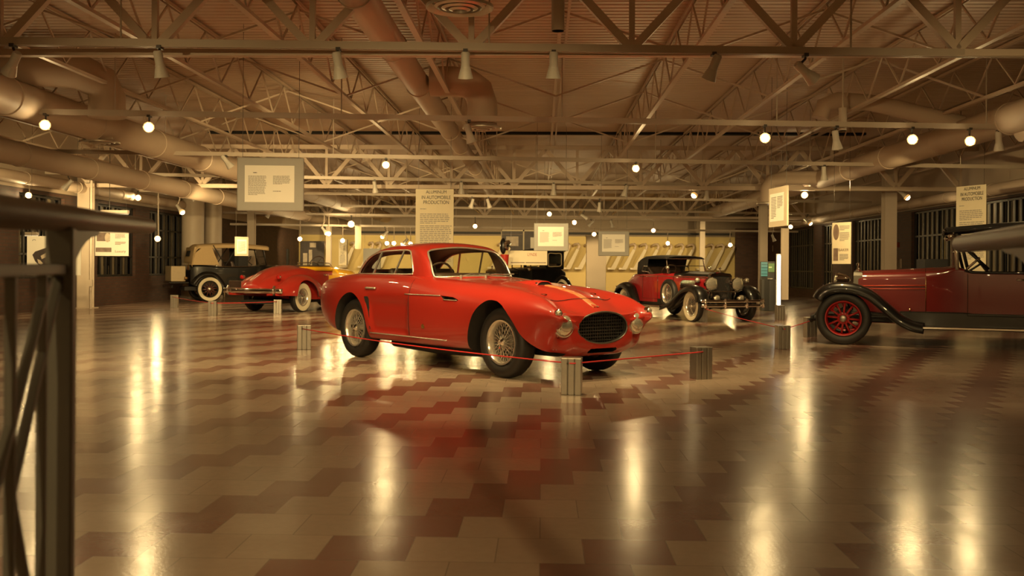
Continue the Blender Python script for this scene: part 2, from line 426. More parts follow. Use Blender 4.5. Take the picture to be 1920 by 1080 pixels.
truss_parts('girder_beam', (na, 9.3), (RW, 9.3), 3.075, up(4.66), 1.87*KS, 0.062, 0.075, True)
truss_parts('girder_beam', (na, 29.6*KS), (RW, 29.6*KS), up(3.44), up(4.62), 1.87*KS, 0.09, 0.09, True)
truss_parts('girder_beam', (na, 47*KS), (RW, 47*KS), up(3.44), up(4.62), 1.87*KS, 0.09, 0.09, True)
for k in range(-9, 6):
    a = (2.1+1.87*k)*KS
    if not (LW+.3 < a < RW-.3) or k == -1: continue
    truss_parts('joist_beam', (a, -6.0), (a, FWD-.4), up(4.08), up(4.82), 1.6*KS, 0.04, 0.02, False)
for d in (11.4, 14.1, 16.7, 19.4, 26.4, 29.6):            # cross bridging rods between joists
    mb = MB()
    for k in range(-8, 5):
        a = (2.1+1.87*k)*KS; a1 = a+1.87*KS
        if a < LW+.3 or a1 > RW-.3: continue
        if (k+int(d)) % 2: mb.bar((a, d, up(4.10)), (a1, d, up(4.75)), 0.025, 0.025)
        else: mb.bar((a, d, up(4.75)), (a1, d, up(4.10)), 0.025, 0.025)
    o = mb.build('bridging_beam', M_['steel']); o.rotation_euler = (0, 0, HALL); struct(o)
o = hall_box('expansion_joint_trim', M_['hole'], -7.6, RW-3.0, 22.4, 22.6, DECK-.05, DECK+.0); struct(o)
# ---------- light tracks ----------
TRK = [  # (y at left edge of frame, y at right edge, height above floor, words)
    (76, 100, up(3.58), 'nearest'), (207, 238, up(3.58), 'second'), (281, 313, up(3.58), 'third'), (321, 357, up(3.58), 'fourth'),
    (352, 384, up(3.58), 'fifth'), (374, 408, up(3.55), 'sixth'), (391, 423, up(3.3), 'seventh'), (414, 440, up(2.86), 'eighth')]
track_ends = []
for ti, (yl, yr, zt, w) in enumerate(TRK):
    p, q = G(-60, yl-.7, zt), G(1990, yr+.7, zt)
    if ti > 1:
        # tracks stop short of the side walls
        d = (q-p)
        def at_a(a):
            a0, a1 = to_hall(p)[0], to_hall(q)[0]; return p+d*((a-a0)/(a1-a0))
        p2, q2 = at_a(LW+.4), at_a(RW-.4); p, q = p2, q2
    track_ends.append((p, q))
    d = (q-p); L = d.length; rz = math.atan2(d.y, d.x)
    th = thing('light_track', 'long cream ceiling light track, %s crossbar from the front of the hall' % w, 'light track', p, rz, 'ceiling light tracks')
    mb = MB(); s = 1.0
    mb.box((L/2, 0, 0), (L, 0.06, 0.055)); mb.box((L/2, -.022, -.034), (L, 0.015, 0.018)); mb.box((L/2, .022, -.034), (L, 0.015, 0.018))
    mb.build('track_bar', M_['track'], th)
    n = max(3, int(L/2.8))
    for i in range(n):
        x = (i+.5)/n*L + (0.4 if ti % 2 else -.3)
        mb = MB(); top = DECK-zt if ti > 0 else DECK-zt
        mb.tube([(x, 0, .03), (x, 0, top)], 0.009, 6); mb.build('hanger_rod', M_['track'], th)
def on_track(ti, px):
    """point of track ti that shows at column px"""
    p, q = track_ends[ti]; lo, hi = -0.3, 1.3
    def col(t):
        w = p+(q-p)*t - V((0, 0, CH)); return 960+F*w.dot(RX)/w.y
    for _ in range(50):
        m = (lo+hi)/2
        if col(m) < px: lo = m
        else: hi = m
    return p+(q-p)*lo
# ---------- spotlights ----------
def head_mats(o_dir):
    d = V(o_dir).normalized(); return d.to_track_quat('Z', 'Y').to_matrix().to_4x4()
def spotlight(loc, drop, aim, lit, label, group, sc_=1.0):
    """loc: point on the track; the head hangs below and points along aim"""
    t = thing('track_spotlight', label, 'spotlight', loc, 0, group)
    d = V(aim).normalized(); k = sc_
    piv = V((0, 0, -drop)); o = piv - d*.12*k
    mb = MB(); mb.box((0, 0, -.045), (.04*k, .09*k, .03)); mb.tube([(0, 0, -.04), (0, 0, min(-.05, o.z*.6)), o+d*.03*k], .012*k, 6); mb.build('stem', M_['dark_metal'] if drop < .36 else M_['track'], t)
    mb = MB()
    mb.lathe([(0, 0), (.030*k, .0), (.040*k, .012*k), (.040*k, .125*k), (.044*k, .13*k), (.044*k, .145*k)], 14, o, d)
    mb.build('housing', M_['shade'], t, angle=40)
    mb = MB(); o2 = o+d*.14*k
    mb.lathe([(.042*k, 0), (.048*k, .015*k), (.070*k, .10*k), (.066*k, .10*k), (.044*k, .017*k)], 18, o2, d, closed=True)
    mb.build('lamp_shade', M_['shade'], t, angle=40)
    if lit:
        o3 = o2+d*.075*k
        mb = MB(); mb.lathe([(.04*k, -.04*k), (.064*k, 0), (.068*k, .022*k), (.058*k, .036*k), (0, .040*k)], 18, o3, d); mb.build('lamp_reflector', M_['glow'], t, smooth=True)
        mb = MB(); mb.lathe([(.052*k, .034*k), (.050*k, .050*k), (.030*k, .066*k), (0, .072*k)], 18, o3, d)
        mb.build('bulb', M_['bulb'] if lit == 1 else M_['bulb_dim'], t, smooth=True)
    return t, V(loc)+piv+d*.24*k
def lamp(loc, aim, power, size=math.radians(95), blend=.7, col=WARM, r=.035, target=None):
    ld = bpy.data.lights.new('spot_beam', 'SPOT'); ld.energy = power; ld.spot_size = size; ld.spot_blend = blend; ld.color = col; ld.shadow_soft_size = r
    o = bpy.data.objects.new('spot_beam', ld); C.objects.link(o); o.location = loc
    d = (V(target)-V(loc)) if target is not None else V(aim)
    o.rotation_euler = d.to_track_quat('-Z', 'Y').to_euler(); return o
LPOW = 0.62
# lit lamps: column, row of the bulb, track, brightness kind, label
LIT = [
 (86, 238, 1, 1, 'lit spotlight at far left of the second light track, beside the big left air duct'),
 (280, 242, 1, 1, 'lit spotlight hanging above the round vent of the left air duct'),
 (1434, 262, 1, 1, 'lit spotlight turned sideways between the pendant downlight and the centre of the second track'),
 (1710, 265, 1, 1, 'lit spotlight with white housing against the right air duct'),
 (1818, 268, 1, 1, 'lit spotlight right of the right air duct, last lit on second track'),
 (724, 312, 2, 1, 'lit spotlight above the tall aluminum banner, right of the grey text panel'),
 (1192, 317, 2, 1, 'large bright lit spotlight above the black and red roadster, on the third track'),
 (254, 345, 3, 2, 'narrow sideways lit spotlight, upper of the two left of the grey text panel'),
 (1308, 362, 3, 2, 'tilted lit spotlight above the black and red roadster soft top'),
 (1508, 368, 3, 1, 'lit spotlight just right of the slanted bright hanging sign'),
 (1693, 365, 3, 2, 'lit spotlight seen from the side above the steel column at right'),
 (55, 369, 3, 1, 'lit spotlight over the left brick wall, above the dark handrail'),
 (260, 373, 4, 1, 'lit spotlight, lower of the two left of the grey text panel'),
 (337, 394, 4, 2, 'small tilted lit spotlight near the two round white columns'),
 (1514, 416, 5, 2, 'small tilted lit spotlight left of the photo poster in front of right windows'),
 (1030, 403, 5, 1, 'lit spotlight above the grey caption board over the white banner'),
 (1077, 419, 5, 1, 'lit spotlight right of the grey caption board over the white banner'),
 (891, 426, 6, 1, 'lit spotlight right of the tall aluminum banner above the red coupe roof'),
 (659, 422, 6, 1, 'brightest far spotlight left of the red coupe roof, by the narrow lit banner'),
 (1225, 434, 6, 1, 'lit spotlight right of the second grey caption board'),
 (1482, 427, 6, 1, 'lit spotlight below the slanted bright hanging sign, right of the white column'),
 (1114, 441, 6, 1, 'lit spotlight just left of the second grey caption board, above white pillar'),
 (617, 440, 6, 1, 'lit spotlight left of the narrow lit banner, above the far display photos'),
 (608, 434, 6, 2, 'tiny tilted lit spotlight close beside another, above the far display photos'),
 (1252, 458, 7, 1, 'small lit spotlight above the slanted wall brackets and black soft top'),
 (1369, 461, 7, 1, 'small lit spotlight at the right end of the slanted wall brackets'),
 (297, 450, 4, 1, 'low hanging lit spotlight in front of the left barred windows'),
 (563, 450, 6, 1, 'lit spotlight at the top corner of the dark tall photo panel'),
 (643, 453, 7, 1, 'lit spotlight on top of the printed text column panel'),
 (722, 441, 7, 2, 'small lit spotlight highest above the rear edge of the red coupe roof'),
 (726, 458, 7, 1, 'bigger lit spotlight peeping over the red coupe roof'),
 (739, 458, 7, 1, 'smaller lit spotlight touching the bigger one over the red coupe roof'),
 (760, 455, 7, 2, 'third lit spotlight along the red coupe roof line'),
 (770, 459, 7, 1, 'lit spotlight nearest the tall aluminum banner on the coupe roof line'),
]
UNLIT = [
 (25, 118, 0, (-.5, .4, -.6), 'unlit spotlight tilted outward at the left end of the nearest track'),
 (300, 120, 0, (.1, .25, -1), 'unlit spotlight hanging over the left barred windows, second on the nearest track'),
 (635, 122, 0, (.15, .3, -1), 'unlit spotlight left of the central air duct on the nearest track'),
 (873, 122, 0, (0, .3, -1), 'unlit spotlight below the big round ceiling vent'),
 (1038, 122, 0, (0, .2, -1), 'unlit spotlight below the near pendant downlight'),
 (1338, 126, 0, (-.35, .4, -1), 'unlit spotlight tilted left on the nearest track, above the black and red roadster'),
 (1510, 135, 0, (.8, .3, -.6), 'unlit spotlight tilted right, last on the nearest track'),
 (880, 250, 1, (.3, .1, -1), 'unlit white spotlight under the elbow of the central air duct'),
 (1568, 262, 1, (.2, .2, -1), 'unlit spotlight under the right pendant downlight'),
 (1873, 265, 1, (.1, .1, -1), 'unlit spotlight in front of the right duct vent'),
 (35, 297, 2, (0, .2, -1), 'unlit spotlight at far left of the third track, under the left air duct'),
 (425, 300, 2, (.5, .3, -.7), 'unlit spotlight just left of the grey text panel'),
 (1545, 325, 2, (.1, .2, -1), 'unlit white spotlight on the right part of the third track'),
 (128, 346, 3, (-.8, .1, -.8), 'unlit tilted spotlight left of the left steel column'),
 (703, 350, 3, (.1, .3, -1), 'unlit spotlight left of the tall aluminum banner top'),
 (865, 352, 3, (0, .3, -1), 'unlit spotlight right of the tall aluminum banner top'),
 (1038, 355, 3, (0, .2, -1), 'unlit spotlight above the grey caption boards on the fourth track'),
 (1173, 357, 3, (-.3, .3, -1), 'unlit spotlight under the large bright one, fourth track'),
 (1325, 364, 3, (0, .2, -1), 'unlit spotlight beside the tilted lit one over the soft top'),
 (205, 372, 4, (0, .2, -1), 'unlit spotlight beside the left steel column top'),
 (360, 366, 4, (.5, .2, -.6), 'unlit spotlight between the left air duct and the grey text panel'),
 (885, 381, 4, (-.3, .2, -1), 'unlit white spotlight just right of the aluminum banner, left of a pair'),
 (916, 381, 4, (.3, .2, -1), 'unlit white spotlight just right of the aluminum banner, right of a pair'),
 (1124, 388, 4, (0, .2, -1), 'unlit spotlight between the grey caption boards on the fifth track'),
 (1095, 406, 5, (.8, .1, -.5), 'unlit white spotlight tilted right, first of three over the caption boards'),
 (1108, 419, 6, (-.7, .1, -.7), 'unlit white spotlight tilted left, middle of three over the caption boards'),
 (1147, 420, 6, (.3, .1, -.9), 'unlit white spotlight, right of three over the caption boards'),
 (1570, 445, 6, (.4, .1, -.9), 'unlit white spotlight beyond the white hanging panel, low by the dark doorway'),
 (505, 401, 5, (-.6, .1, -.7), 'unlit spotlight under the bottom edge of the grey text panel'),
]
UNLIT[-2] = (1450, 446, 6, (.4, .1, -.9), 'unlit white spotlight between the two white columns near the kiosk')
for (px, py, ti, kind, lab) in LIT:
    p = on_track(ti, px); dep = p.y
    bulb = P(px, py, dep); drop = max(.14, p.z-bulb.z-.04)
    aim = (V((px*0.0 + (960-px)*.0006 + bulb.x*.55, dep*.35, .5))-bulb) if kind == 1 else V((.9 if px < 700 or px > 1480 else -.9, -.5, -1.0))
    sz = 1.02 if dep < 22 else 1.2
    if px == 659: sz = 1.7
    t, mouth = spotlight(p, drop, aim, kind, lab, 'lit ceiling spotlights', sz)
    lamp(mouth, aim, (45 if kind == 1 else 120)*LPOW, math.radians(110), .8)
for (px, py, ti, aim, lab) in UNLIT:
    p = on_track(ti, px); dep = p.y
    b = P(px, py, dep); drop = max(.14, p.z-b.z)
    t, mouth = spotlight(p, drop, aim, 0, lab, 'unlit ceiling spotlights', 1.1 if dep > 12 else 1.0)
# ---------- ducts, vents, pendants ----------
def duct(label, pts, r, group=None, bands=True, k=KS):
    pts = [V((p[0]*k, p[1]*k, up(p[2]) if k != 1 else p[2])) for p in pts]; r *= k
    t = thing('air_duct', label, 'air duct', (0, 0, 0), HALL, group)
    mb = MB(); mb.tube(pts, r, 28); mb.build('duct_pipe', M_['duct'], t, angle=50)
    if bands:
        p, q = V(pts[0]), V(pts[1]); L = (q-p).length; d = (q-p)/L; x = 1.2
        while x < L:
            mb = MB(); mb.lathe([(r, -.02), (r+.012, -.015), (r+.012, .015), (r, .02)], 28, p+d*x, d); mb.build('seam_band', M_['duct'], t, angle=50); x += 2.4
    return t
def elbow(c, r_bend, start, turn, n=8): return [c+start*math.cos(PI/2*i/n)*r_bend+turn*math.sin(PI/2*i/n)*r_bend for i in range(n+1)]
duct('round air duct running down the middle of the ceiling', [(-2.2, -5, 4.28), (-2.2, 44, 4.28)], .21, 'ceiling air ducts')
t = duct('elbow branch of the central air duct with a dropped vent', [(-1.95, 17.2, 4.28), (-1.6, 17.2, 4.28), (-1.30, 17.2, 4.25), (-1.12, 17.2, 4.12), (-1.05, 17.2, 3.9), (-1.05, 17.2, 3.55)], .26, 'ceiling air ducts', False)
duct('big round air duct along the right side of the ceiling', [(8.1, -5, 3.70), (8.1, 50, 3.70)], .27, 'ceiling air ducts')
duct('wide round air duct along the left side of the ceiling', [(-8.5, 8, 3.72), (-8.5, 54, 3.72)], .30, 'ceiling air ducts')
duct('lower round air duct hugging the left brick wall', [(-10.4, 6, 3.25), (-10.4, 54, 3.25)], .24, 'ceiling air ducts')
duct('cross branch duct with a rounded bend beside the left air duct', [(-11.5, 16.2, 4.30), (-8.2, 16.2, 4.30), (-7.7, 16.3, 4.27), (-7.42, 16.5, 4.12), (-7.36, 16.6, 3.9), (-7.36, 16.6, 3.55)], .30, 'ceiling air ducts', False)
duct('elbow branch duct near the pendant downlight at right', [(8.1, 19.5, 3.9), (6.4, 19.5, 4.3), (5.7, 19.5, 4.35), (5.45, 19.5, 4.25), (5.38, 19.5, 4.0)], .16, 'ceiling air ducts', False)
duct('short branch duct with a drum vent at the right edge', [(8.1, 17.2, 3.5), (8.7, 17.2, 3.62), (9.0, 17.2, 3.55), (9.1, 17.2, 3.4), (9.1, 17.2, 3.08)], .24, 'ceiling air ducts', False)
duct('bent branch duct by the right air duct, far end', [(8.1, 29, 3.7), (7.0, 29, 3.7), (6.6, 29, 3.6), (6.5, 29, 3.4), (6.5, 29, 3.0)], .2, 'ceiling air ducts', False)
duct('thin wall pipe running along the top of the right brick wall', [(RW-.22, 14, 2.86), (RW-.22, 45, 2.86)], .13, 'wall pipes', k=1)
duct('thin wall pipe running along the top of the left brick wall', [(LW+.22, 15, 2.9), (LW+.22, 30.3, 2.9)], .13, 'wall pipes', k=1)
def vent(label, loc, r):
    t = thing('ceiling_vent', label, 'air vent', loc, 0, 'round ceiling vents')
    mb = MB(); mb.lathe([(r, .0), (r*.985, -.012), (r*.80, .03), (r*.80, .04), (r, .012)], 40, closed=True); mb.build('vent_rim', M_['vent'], t, angle=45)
    for i, k in enumerate((.66, .44, .22)):
        mb = MB(); mb.lathe([(r*k, -.006-.012*i), (r*(k+.10), .006-.012*i), (r*(k-.06), .05), (r*(k-.10), .045)], 40, closed=True); mb.build('vent_cone', M_['vent'], t, angle=45)
    mb = MB(); mb.lathe([(r*.62, .04), (r*.62, .12), (r*.58, .12), (r*.58, .04)], 32, closed=True); mb.lathe([(r*.6, .06), (0, .06)], 32); mb.build('vent_collar', M_['cream'], t, angle=45)
    return t
M_['vent'] = mat('painted metal vent', (0.62, 0.56, 0.46), 0.3, 0.35, var=0.05)
v1 = P(862, 14, 8.2); vent('large round ceiling vent at the top of the picture, above the tall banner', v1, .28)
duct('short drop duct above the large round ceiling vent', [tuple(M.Rotation(-HALL, 3, 'Z') @ (v1+V((0, 0, .15)))), tuple(M.Rotation(-HALL, 3, 'Z') @ V((v1.x, v1.y, DECK)))], .17, 'ceiling air ducts', False, k=1)
def hall_pt(a, d, z): return B(a, d, z)
vent('round vent under the elbow of the central air duct', hall_pt(-1.05*KS, 17.2*KS, up(3.47)), .27)
vent('round vent hanging below the wide left air duct', P(187, 267.5, 15.3), .30)
vent('drum vent at the right edge beside the right air duct', hall_pt(9.1*KS, 17.2*KS, up(3.0)), .29)
vent('small round vent far below the right air duct', hall_pt(6.5*KS, 29*KS, up(2.95)), .24)
for (px, py, dep, lab) in ((1046, 58, 8.5, 'cylindrical pendant downlight with black mouth near top centre'), (1580, 245, 14, 'cylindrical pendant downlight under the right roof trusses')):
    p = P(px, py, dep)
    t = thing('pendant_downlight', lab, 'pendant light', p, 0, 'pendant downlights')
    mb = MB(); mb.lathe([(.05, 0), (.056, 0), (.056, .32), (0, .33)], 24); mb.build('cylinder_shade', M_['cream'], t, angle=40)
    mb = MB(); mb.lathe([(.052, -.002), (.05, .03), (0, .035)], 24); mb.build('lamp_mouth', M_['hole'], t, smooth=True)
    mb = MB(); mb.tube([(0, 0, .32), (0, 0, DECK-p.z)], .014, 8); mb.build('hanger_rod', M_['cream'], t)
# a surface conduit pair along the ceiling, running away from the camera
t = thing('ceiling_conduit', 'pale conduit pair running away along the ceiling above the red coupe', 'conduit', (0, 0, 0), HALL)
a = (1041-1016)/(500-180)*3.62*KS
mb = MB(); mb.bar((a-.03, 4, DECK-.15), (a-.03, 40, DECK-.15), .045, .05); mb.build('conduit_pipe', M_['duct'], t)
mb = MB(); mb.bar((a+.06, 4, DECK-.14), (a+.06, 40, DECK-.14), .03, .03); mb.build('conduit_pipe', M_['duct'], t)
# ---------- columns ----------
def hcol(label, a, d, z1, w=.26):
    t = thing('steel_column', label, 'column', B(a, d), HALL, 'white steel columns'); t['kind'] = 'structure'
    mb = MB(); mb.box((0, -w*.45, z1/2), (w, .025, z1)); mb.box((0, w*.45, z1/2), (w, .025, z1)); mb.box((0, 0, z1/2), (.02, w*.9, z1)); mb.build('flange', M_['cream'], t)
    mb = MB(); mb.box((0, 0, .012), (w*1.5, w*1.5, .024)); mb.build('base_plate', M_['cream'], t)
    return t
def col_at(label, px, base_y, dep=None, w=.26, z1=DECK-.3):
    p = G(px, base_y) if dep is None else P(px, 540, dep)
    a, d = to_hall(p); return hcol(label, a, d, z1, w)
col_at('white steel column at left with a conduit, near the left barred windows', 160, 578, w=.30, z1=3.5)
cp = G(150, 579)
mb = MB(); mb.tube([(0, 0, .02), (0, 0, 3.4)], .03, 10); mb.box((0, -.02, .62), (.1, .06, .16)); mb.box((0, -.02, 1.9), (.1, .06, .13))
o = mb.build('conduit_pipe', M_['cream'], smooth=False); o.location = G(170, 580); tag(o, 'cream electrical conduit with switch boxes on the left steel column', 'conduit')
col_at('white steel column behind the black touring car', 471, 560, dep=34, w=.24)
col_at('white steel column in front of the right barred windows', 1666, 600, dep=25.5, w=.30, z1=3.5)
col_at('white steel column behind the dark kiosk', 1430, 560, dep=31, w=.24, z1=3.4)
col_at('far white steel column between the slanted wall brackets', 1316, 550, dep=44, w=.22, z1=3.2)
col_at('far white steel column above the red speedster', 616, 550, dep=44.3, w=.22, z1=3.2)
for i, (px, dep, r, lab) in enumerate(((361, 31, .34, 'wide round white column behind the touring car, left one'), (399, 32, .27, 'slimmer round white column behind the touring car, right one'))):
    p = P(px, 540, dep); p.z = 0
    mb = MB(); mb.lathe([(0, 0), (r, 0), (r, DECK-.02), (0, DECK-.02)], 32); mb.lathe([(r+.04, 0), (r+.04, .1), (r, .1)], 32)
    o = mb.build('round_column', M_['cream'], angle=40); o.location = p; tag(o, lab, 'column', 'round white columns', 'structure')
p = P(1117, 540, 40); p.z = 0
mb = MB(); mb.box((0, 0, 1.15), (.78, .5, 2.3)); mb.box((0, 0, 2.33), (.84, .56, .06)); o = mb.build('square_pillar', M_['cream_wall'], bevel=.01); o.location = p; o.rotation_euler.z = HALL
tag(o, 'broad brightly lit square white pillar beyond the red coupe hood', 'pillar', None, 'structure')
# ---------- car building kit ----------
# car frame: x forward, y to the car's left, z up, origin on the ground under the front axle
def paint(name, col, rough=0.2, coat=0.8):
    m = mat(name, col, rough+.15, coat=coat, var=0.04, scale=2, spec=.3); _set(m.node_tree.nodes['Principled BSDF'], 'Coat Roughness', 0.02); return m
M_['red_paint'] = paint('glossy bright red car paint', (0.34, 0.022, 0.014))
M_['maroon_paint'] = paint('glossy dark red car paint', (0.12, 0.009, 0.009))
M_['black_paint'] = paint('glossy black car paint', (0.004, 0.004, 0.004))
M_['yellow_paint'] = paint('glossy yellow car paint', (0.78, 0.42, 0.015))
M_['red_wood'] = paint('red lacquered wheel spoke', (0.36, 0.012, 0.012))
M_['tyre'] = mat('black tyre rubber', (0.016, 0.014, 0.013), 0.55, var=0.15, scale=20)
M_['whitewall'] = mat('cream whitewall rubber', (0.75, 0.68, 0.50), 0.5, var=0.04)
M_['leather'] = mat('dark leather', (0.05, 0.03, 0.022), 0.45, var=0.2)
M_['tan_leather'] = mat('tan leather', (0.45, 0.26, 0.10), 0.5, var=0.1)
M_['canvas'] = mat('tan canvas hood', (0.52, 0.38, 0.20), 0.8, var=0.06, scale=20)
M_['black_canvas'] = mat('black canvas hood', (0.02, 0.018, 0.017), 0.75, var=0.1)
M_['brass'] = mat('polished brass', (0.80, 0.56, 0.24), 0.16, 1.0, var=0.03)
M_['lens'] = mat('ribbed lamp lens', (0.70, 0.66, 0.55), 0.12, 0.75, var=0.1, scale=40)
M_['glass'] = glass_mat('clear car glass')
M_['under'] = mat('dark underbody', (0.02, 0.018, 0.016), 0.7, var=0.2)
def wheel(parent, loc, R, width, kind, side, rimR=None, whitewall=False, yaw=0.0, name='wheel', nsp=None, simple=False):
    """side: +1 outer face towards +y, -1 towards -y"""
    w = part(name, parent, loc, (0, 0, yaw)); s = side
    rr = rimR or R*.62
    ax = (0, s, 0); h = width/2; mb = MB()
    prof = [(rr, -h*.55), (rr+.01, -h*.8), (R*.80, -h), (R*.93, -h*.92), (R*.985, -h*.62), (R, -h*.3), (R, h*.3), (R*.985, h*.62), (R*.93, h*.92), (R*.80, h), (rr+.01, h*.8), (rr, h*.55)]
    mb.lathe(prof, 48, ax=ax, closed=True); mb.build('tyre', M_['tyre'], w, angle=50)
    if whitewall:
        mb = MB(); mb.lathe([(rr+.006, h*.80), (R*.80, h*1.03), (R*.915, h*.97), (R*.91, h*.9), (rr+.006, h*.7)], 48, ax=ax, closed=True); mb.build('whitewall', M_['whitewall'], w, angle=50)
    rim_m = {'wire': M_['bright'], 'wood_red': M_['red_wood'], 'wood_dark': M_['under'], 'wood_black': M_['black_paint']}[kind]
    mb = MB(); mb.lathe([(rr-.012, -h*.7), (rr+.006, -h*.85), (rr+.006, h*.82), (rr+.004, h*.90), (rr-.012, h*.86), (rr-.03, h*.55), (rr-.032, -h*.5)], 48, ax=ax, closed=True); mb.build('rim', rim_m, w, angle=40)
    hubr = R*.13
    if kind == 'wire':
        mb = MB(); n = nsp or 30
        for i in range(n):
            a = 2*PI*i/n
            for (o0, rh, dz0, dz1) in ((.28, hubr*.95, h*.62, h*.15), (-.28, hubr*1.15, -h*.3, h*.35)):
                b = a+(o0 if i % 2 else -o0)
                p = (math.cos(b)*rh, s*dz0, math.sin(b)*rh); q = (math.cos(a)*(rr-.02), s*dz1, math.sin(a)*(rr-.02))
                mb.bar(p, q, .0045, .0045)
        mb.build('spokes', M_['bright'], w)
        mb = MB(); mb.lathe([(0, -h*.5), (hubr*1.2, -h*.5), (hubr*1.1, -h*.2), (hubr*.8, h*.2), (hubr*.75, h*.6), (hubr*.95, h*.64), (hubr*.9, h*.8), (hubr*.5, h*1.0), (0, h*1.05)], 20, ax=ax)
        mb.build('hub', M_['bright'], w, angle=40)
        if name == 'wheel' and not simple:
            mb = MB()
            for k in (0, 1, 2):
                a = .6+2*PI*k/3; mb.bar((math.cos(a)*hubr*.4, s*h*.98, math.sin(a)*hubr*.4), (math.cos(a)*hubr*1.5, s*h*.96, math.sin(a)*hubr*1.5), .028, .012, up=ax)
            mb.build('knock_off_nut', M_['chrome'], w, bevel=.003)
        mb = MB(); mb.lathe([(rr*.8, -h*.55), (rr*.8, -h*.8), (0, -h*.8)], 32, ax=ax); mb.build('brake_drum', M_['dark_metal'], w, angle=40)
    else:
        n = nsp or 12; sm = {'wood_red': M_['red_wood'], 'wood_dark': M_['wood_spoke'], 'wood_black': M_['black_paint']}[kind]
        for i in range(n):
            a = 2*PI*i/n+.1
            mb = MB(); c, sn = math.cos(a), math.sin(a)
            mb.tube([(c*hubr*1.2, s*h*.15, sn*hubr*1.2), (c*rr*.5, s*h*.15, sn*rr*.5), (c*(rr-.02), s*h*.15, sn*(rr-.02))], [R*.050, R*.042, R*.034], 8)
            mb.build('spoke', sm, w, smooth=True)
        mb = MB(); mb.lathe([(0, -h*.4), (hubr*1.7, -h*.4), (hubr*1.7, h*.35), (hubr*1.2, h*.42), (hubr*1.0, h*.5), (hubr*.9, h*.95), (hubr*.6, h*1.05), (0, h*1.06)], 24, ax=ax); mb.build('hub', sm, w, angle=35)
        mb = MB(); mb.lathe([(hubr*.95, h*.8), (hubr*.98, h*1.0), (hubr*.7, h*1.14), (0, h*1.18)], 20, ax=ax); mb.build('hub_cap', M_['alu'], w, angle=40)
        mb = MB(); mb.lathe([(rr*.55, -h*.5), (rr*.55, -h*.8), (0, -h*.8)], 32, ax=ax); mb.build('brake_drum', M_['under'], w, angle=40)
    return w
M_['wood_spoke'] = paint('dark brown lacquered wheel spoke', (0.10, 0.03, 0.02))
def loft_body(rows_fn, us, n_half):
    """rows_fn(u) -> half section list of (y>=0, z) from bottom centre to top centre; returns closed mirrored rings"""
    rows = []
    for u in us:
        hs = rows_fn(u)
        ring = [(u, y, z) for (y, z) in hs] + [(u, -y, z) for (y, z) in hs[-2:0:-1]]
        rows.append(ring)
    return rows
def fender(name, parent, m, path, yc, w, crown=.05, skirt=.05, thick=.012, nseg=14, side=1, taper=None):
    """path: list of (x, z) spine; crowned strip of width w centred at y=yc, outer edge turned down"""
    pts = curve2(path, 40); rows = []; N = nseg; k = len(pts)
    for i, (x, z) in enumerate(pts):
        x0, z0 = pts[max(i-1, 0)]; x1, z1 = pts[min(i+1, k-1)]
        dx, dz = x1-x0, z1-z0; L = math.hypot(dx, dz) or 1; nx, nz = dz/L, -dx/L
        ww = w*(taper(i/(k-1)) if taper else 1)
        row = []
        for j in range(N+1):
            t = j/N*2-1; y = yc+t*ww/2
            h = crown*(1-t*t) - (skirt*max(0, (abs(t)-.72)/.28)**1.6)
            row.append((x+nx*h, y, z+nz*h))
        rows.append(row)
    mb = MB(); mb.grid(rows); o = mb.build(name, m, parent, smooth=True, solid=thick); return o
def headlamp(parent, loc, r, depth, ax=(1, 0, 0), shell=None, name='headlamp'):
    h = part(name, parent, loc); mb = MB()
    mb.lathe([(0, -depth), (r*.45, -depth*.9), (r*.8, -depth*.5), (r*.98, 0), (r*1.04, .01), (r*1.04, .03), (r*.96, .035)], 28, ax=ax); mb.build('lamp_bowl', shell or M_['chrome'], h, angle=40)
    mb = MB(); mb.lathe([(r*.97, .028), (r*.8, .04), (r*.4, .055), (0, .06)], 28, ax=ax); mb.build('lens', M_['lens'], h, smooth=True)
    return h
def steering(parent, loc, r, tilt, axdir=(-1, 0, .6), m=None):
    s = part('steering_wheel', parent, loc); d = V(axdir).normalized(); t = d.cross(V((0, 1, 0))).normalized(); b = V((0, 1, 0))
    mb = MB(); mb.tube([tuple((t*math.cos(2*PI*i/28)+b*math.sin(2*PI*i/28))*r) for i in range(28)], .013, 8, closed=True); mb.build('wheel_rim', m or M_['leather'], s, smooth=True)
    mb = MB()
    for k in range(3):
        a = PI/2+2*PI*k/3; mb.bar((0, 0, 0), tuple((t*math.cos(a)+b*math.sin(a))*r), .018, .006, up=d)
    mb.tube([(0, 0, 0), tuple(-d*.5)], .016, 8); mb.cyl(tuple(-d*.01), tuple(d*.012), .03); mb.build('steering_column', M_['dark_metal'], s)
    return s
M_['nickel'] = mat('dull grey nickel shell', (0.16, 0.15, 0.13), 0.35, 0.8, var=.08)
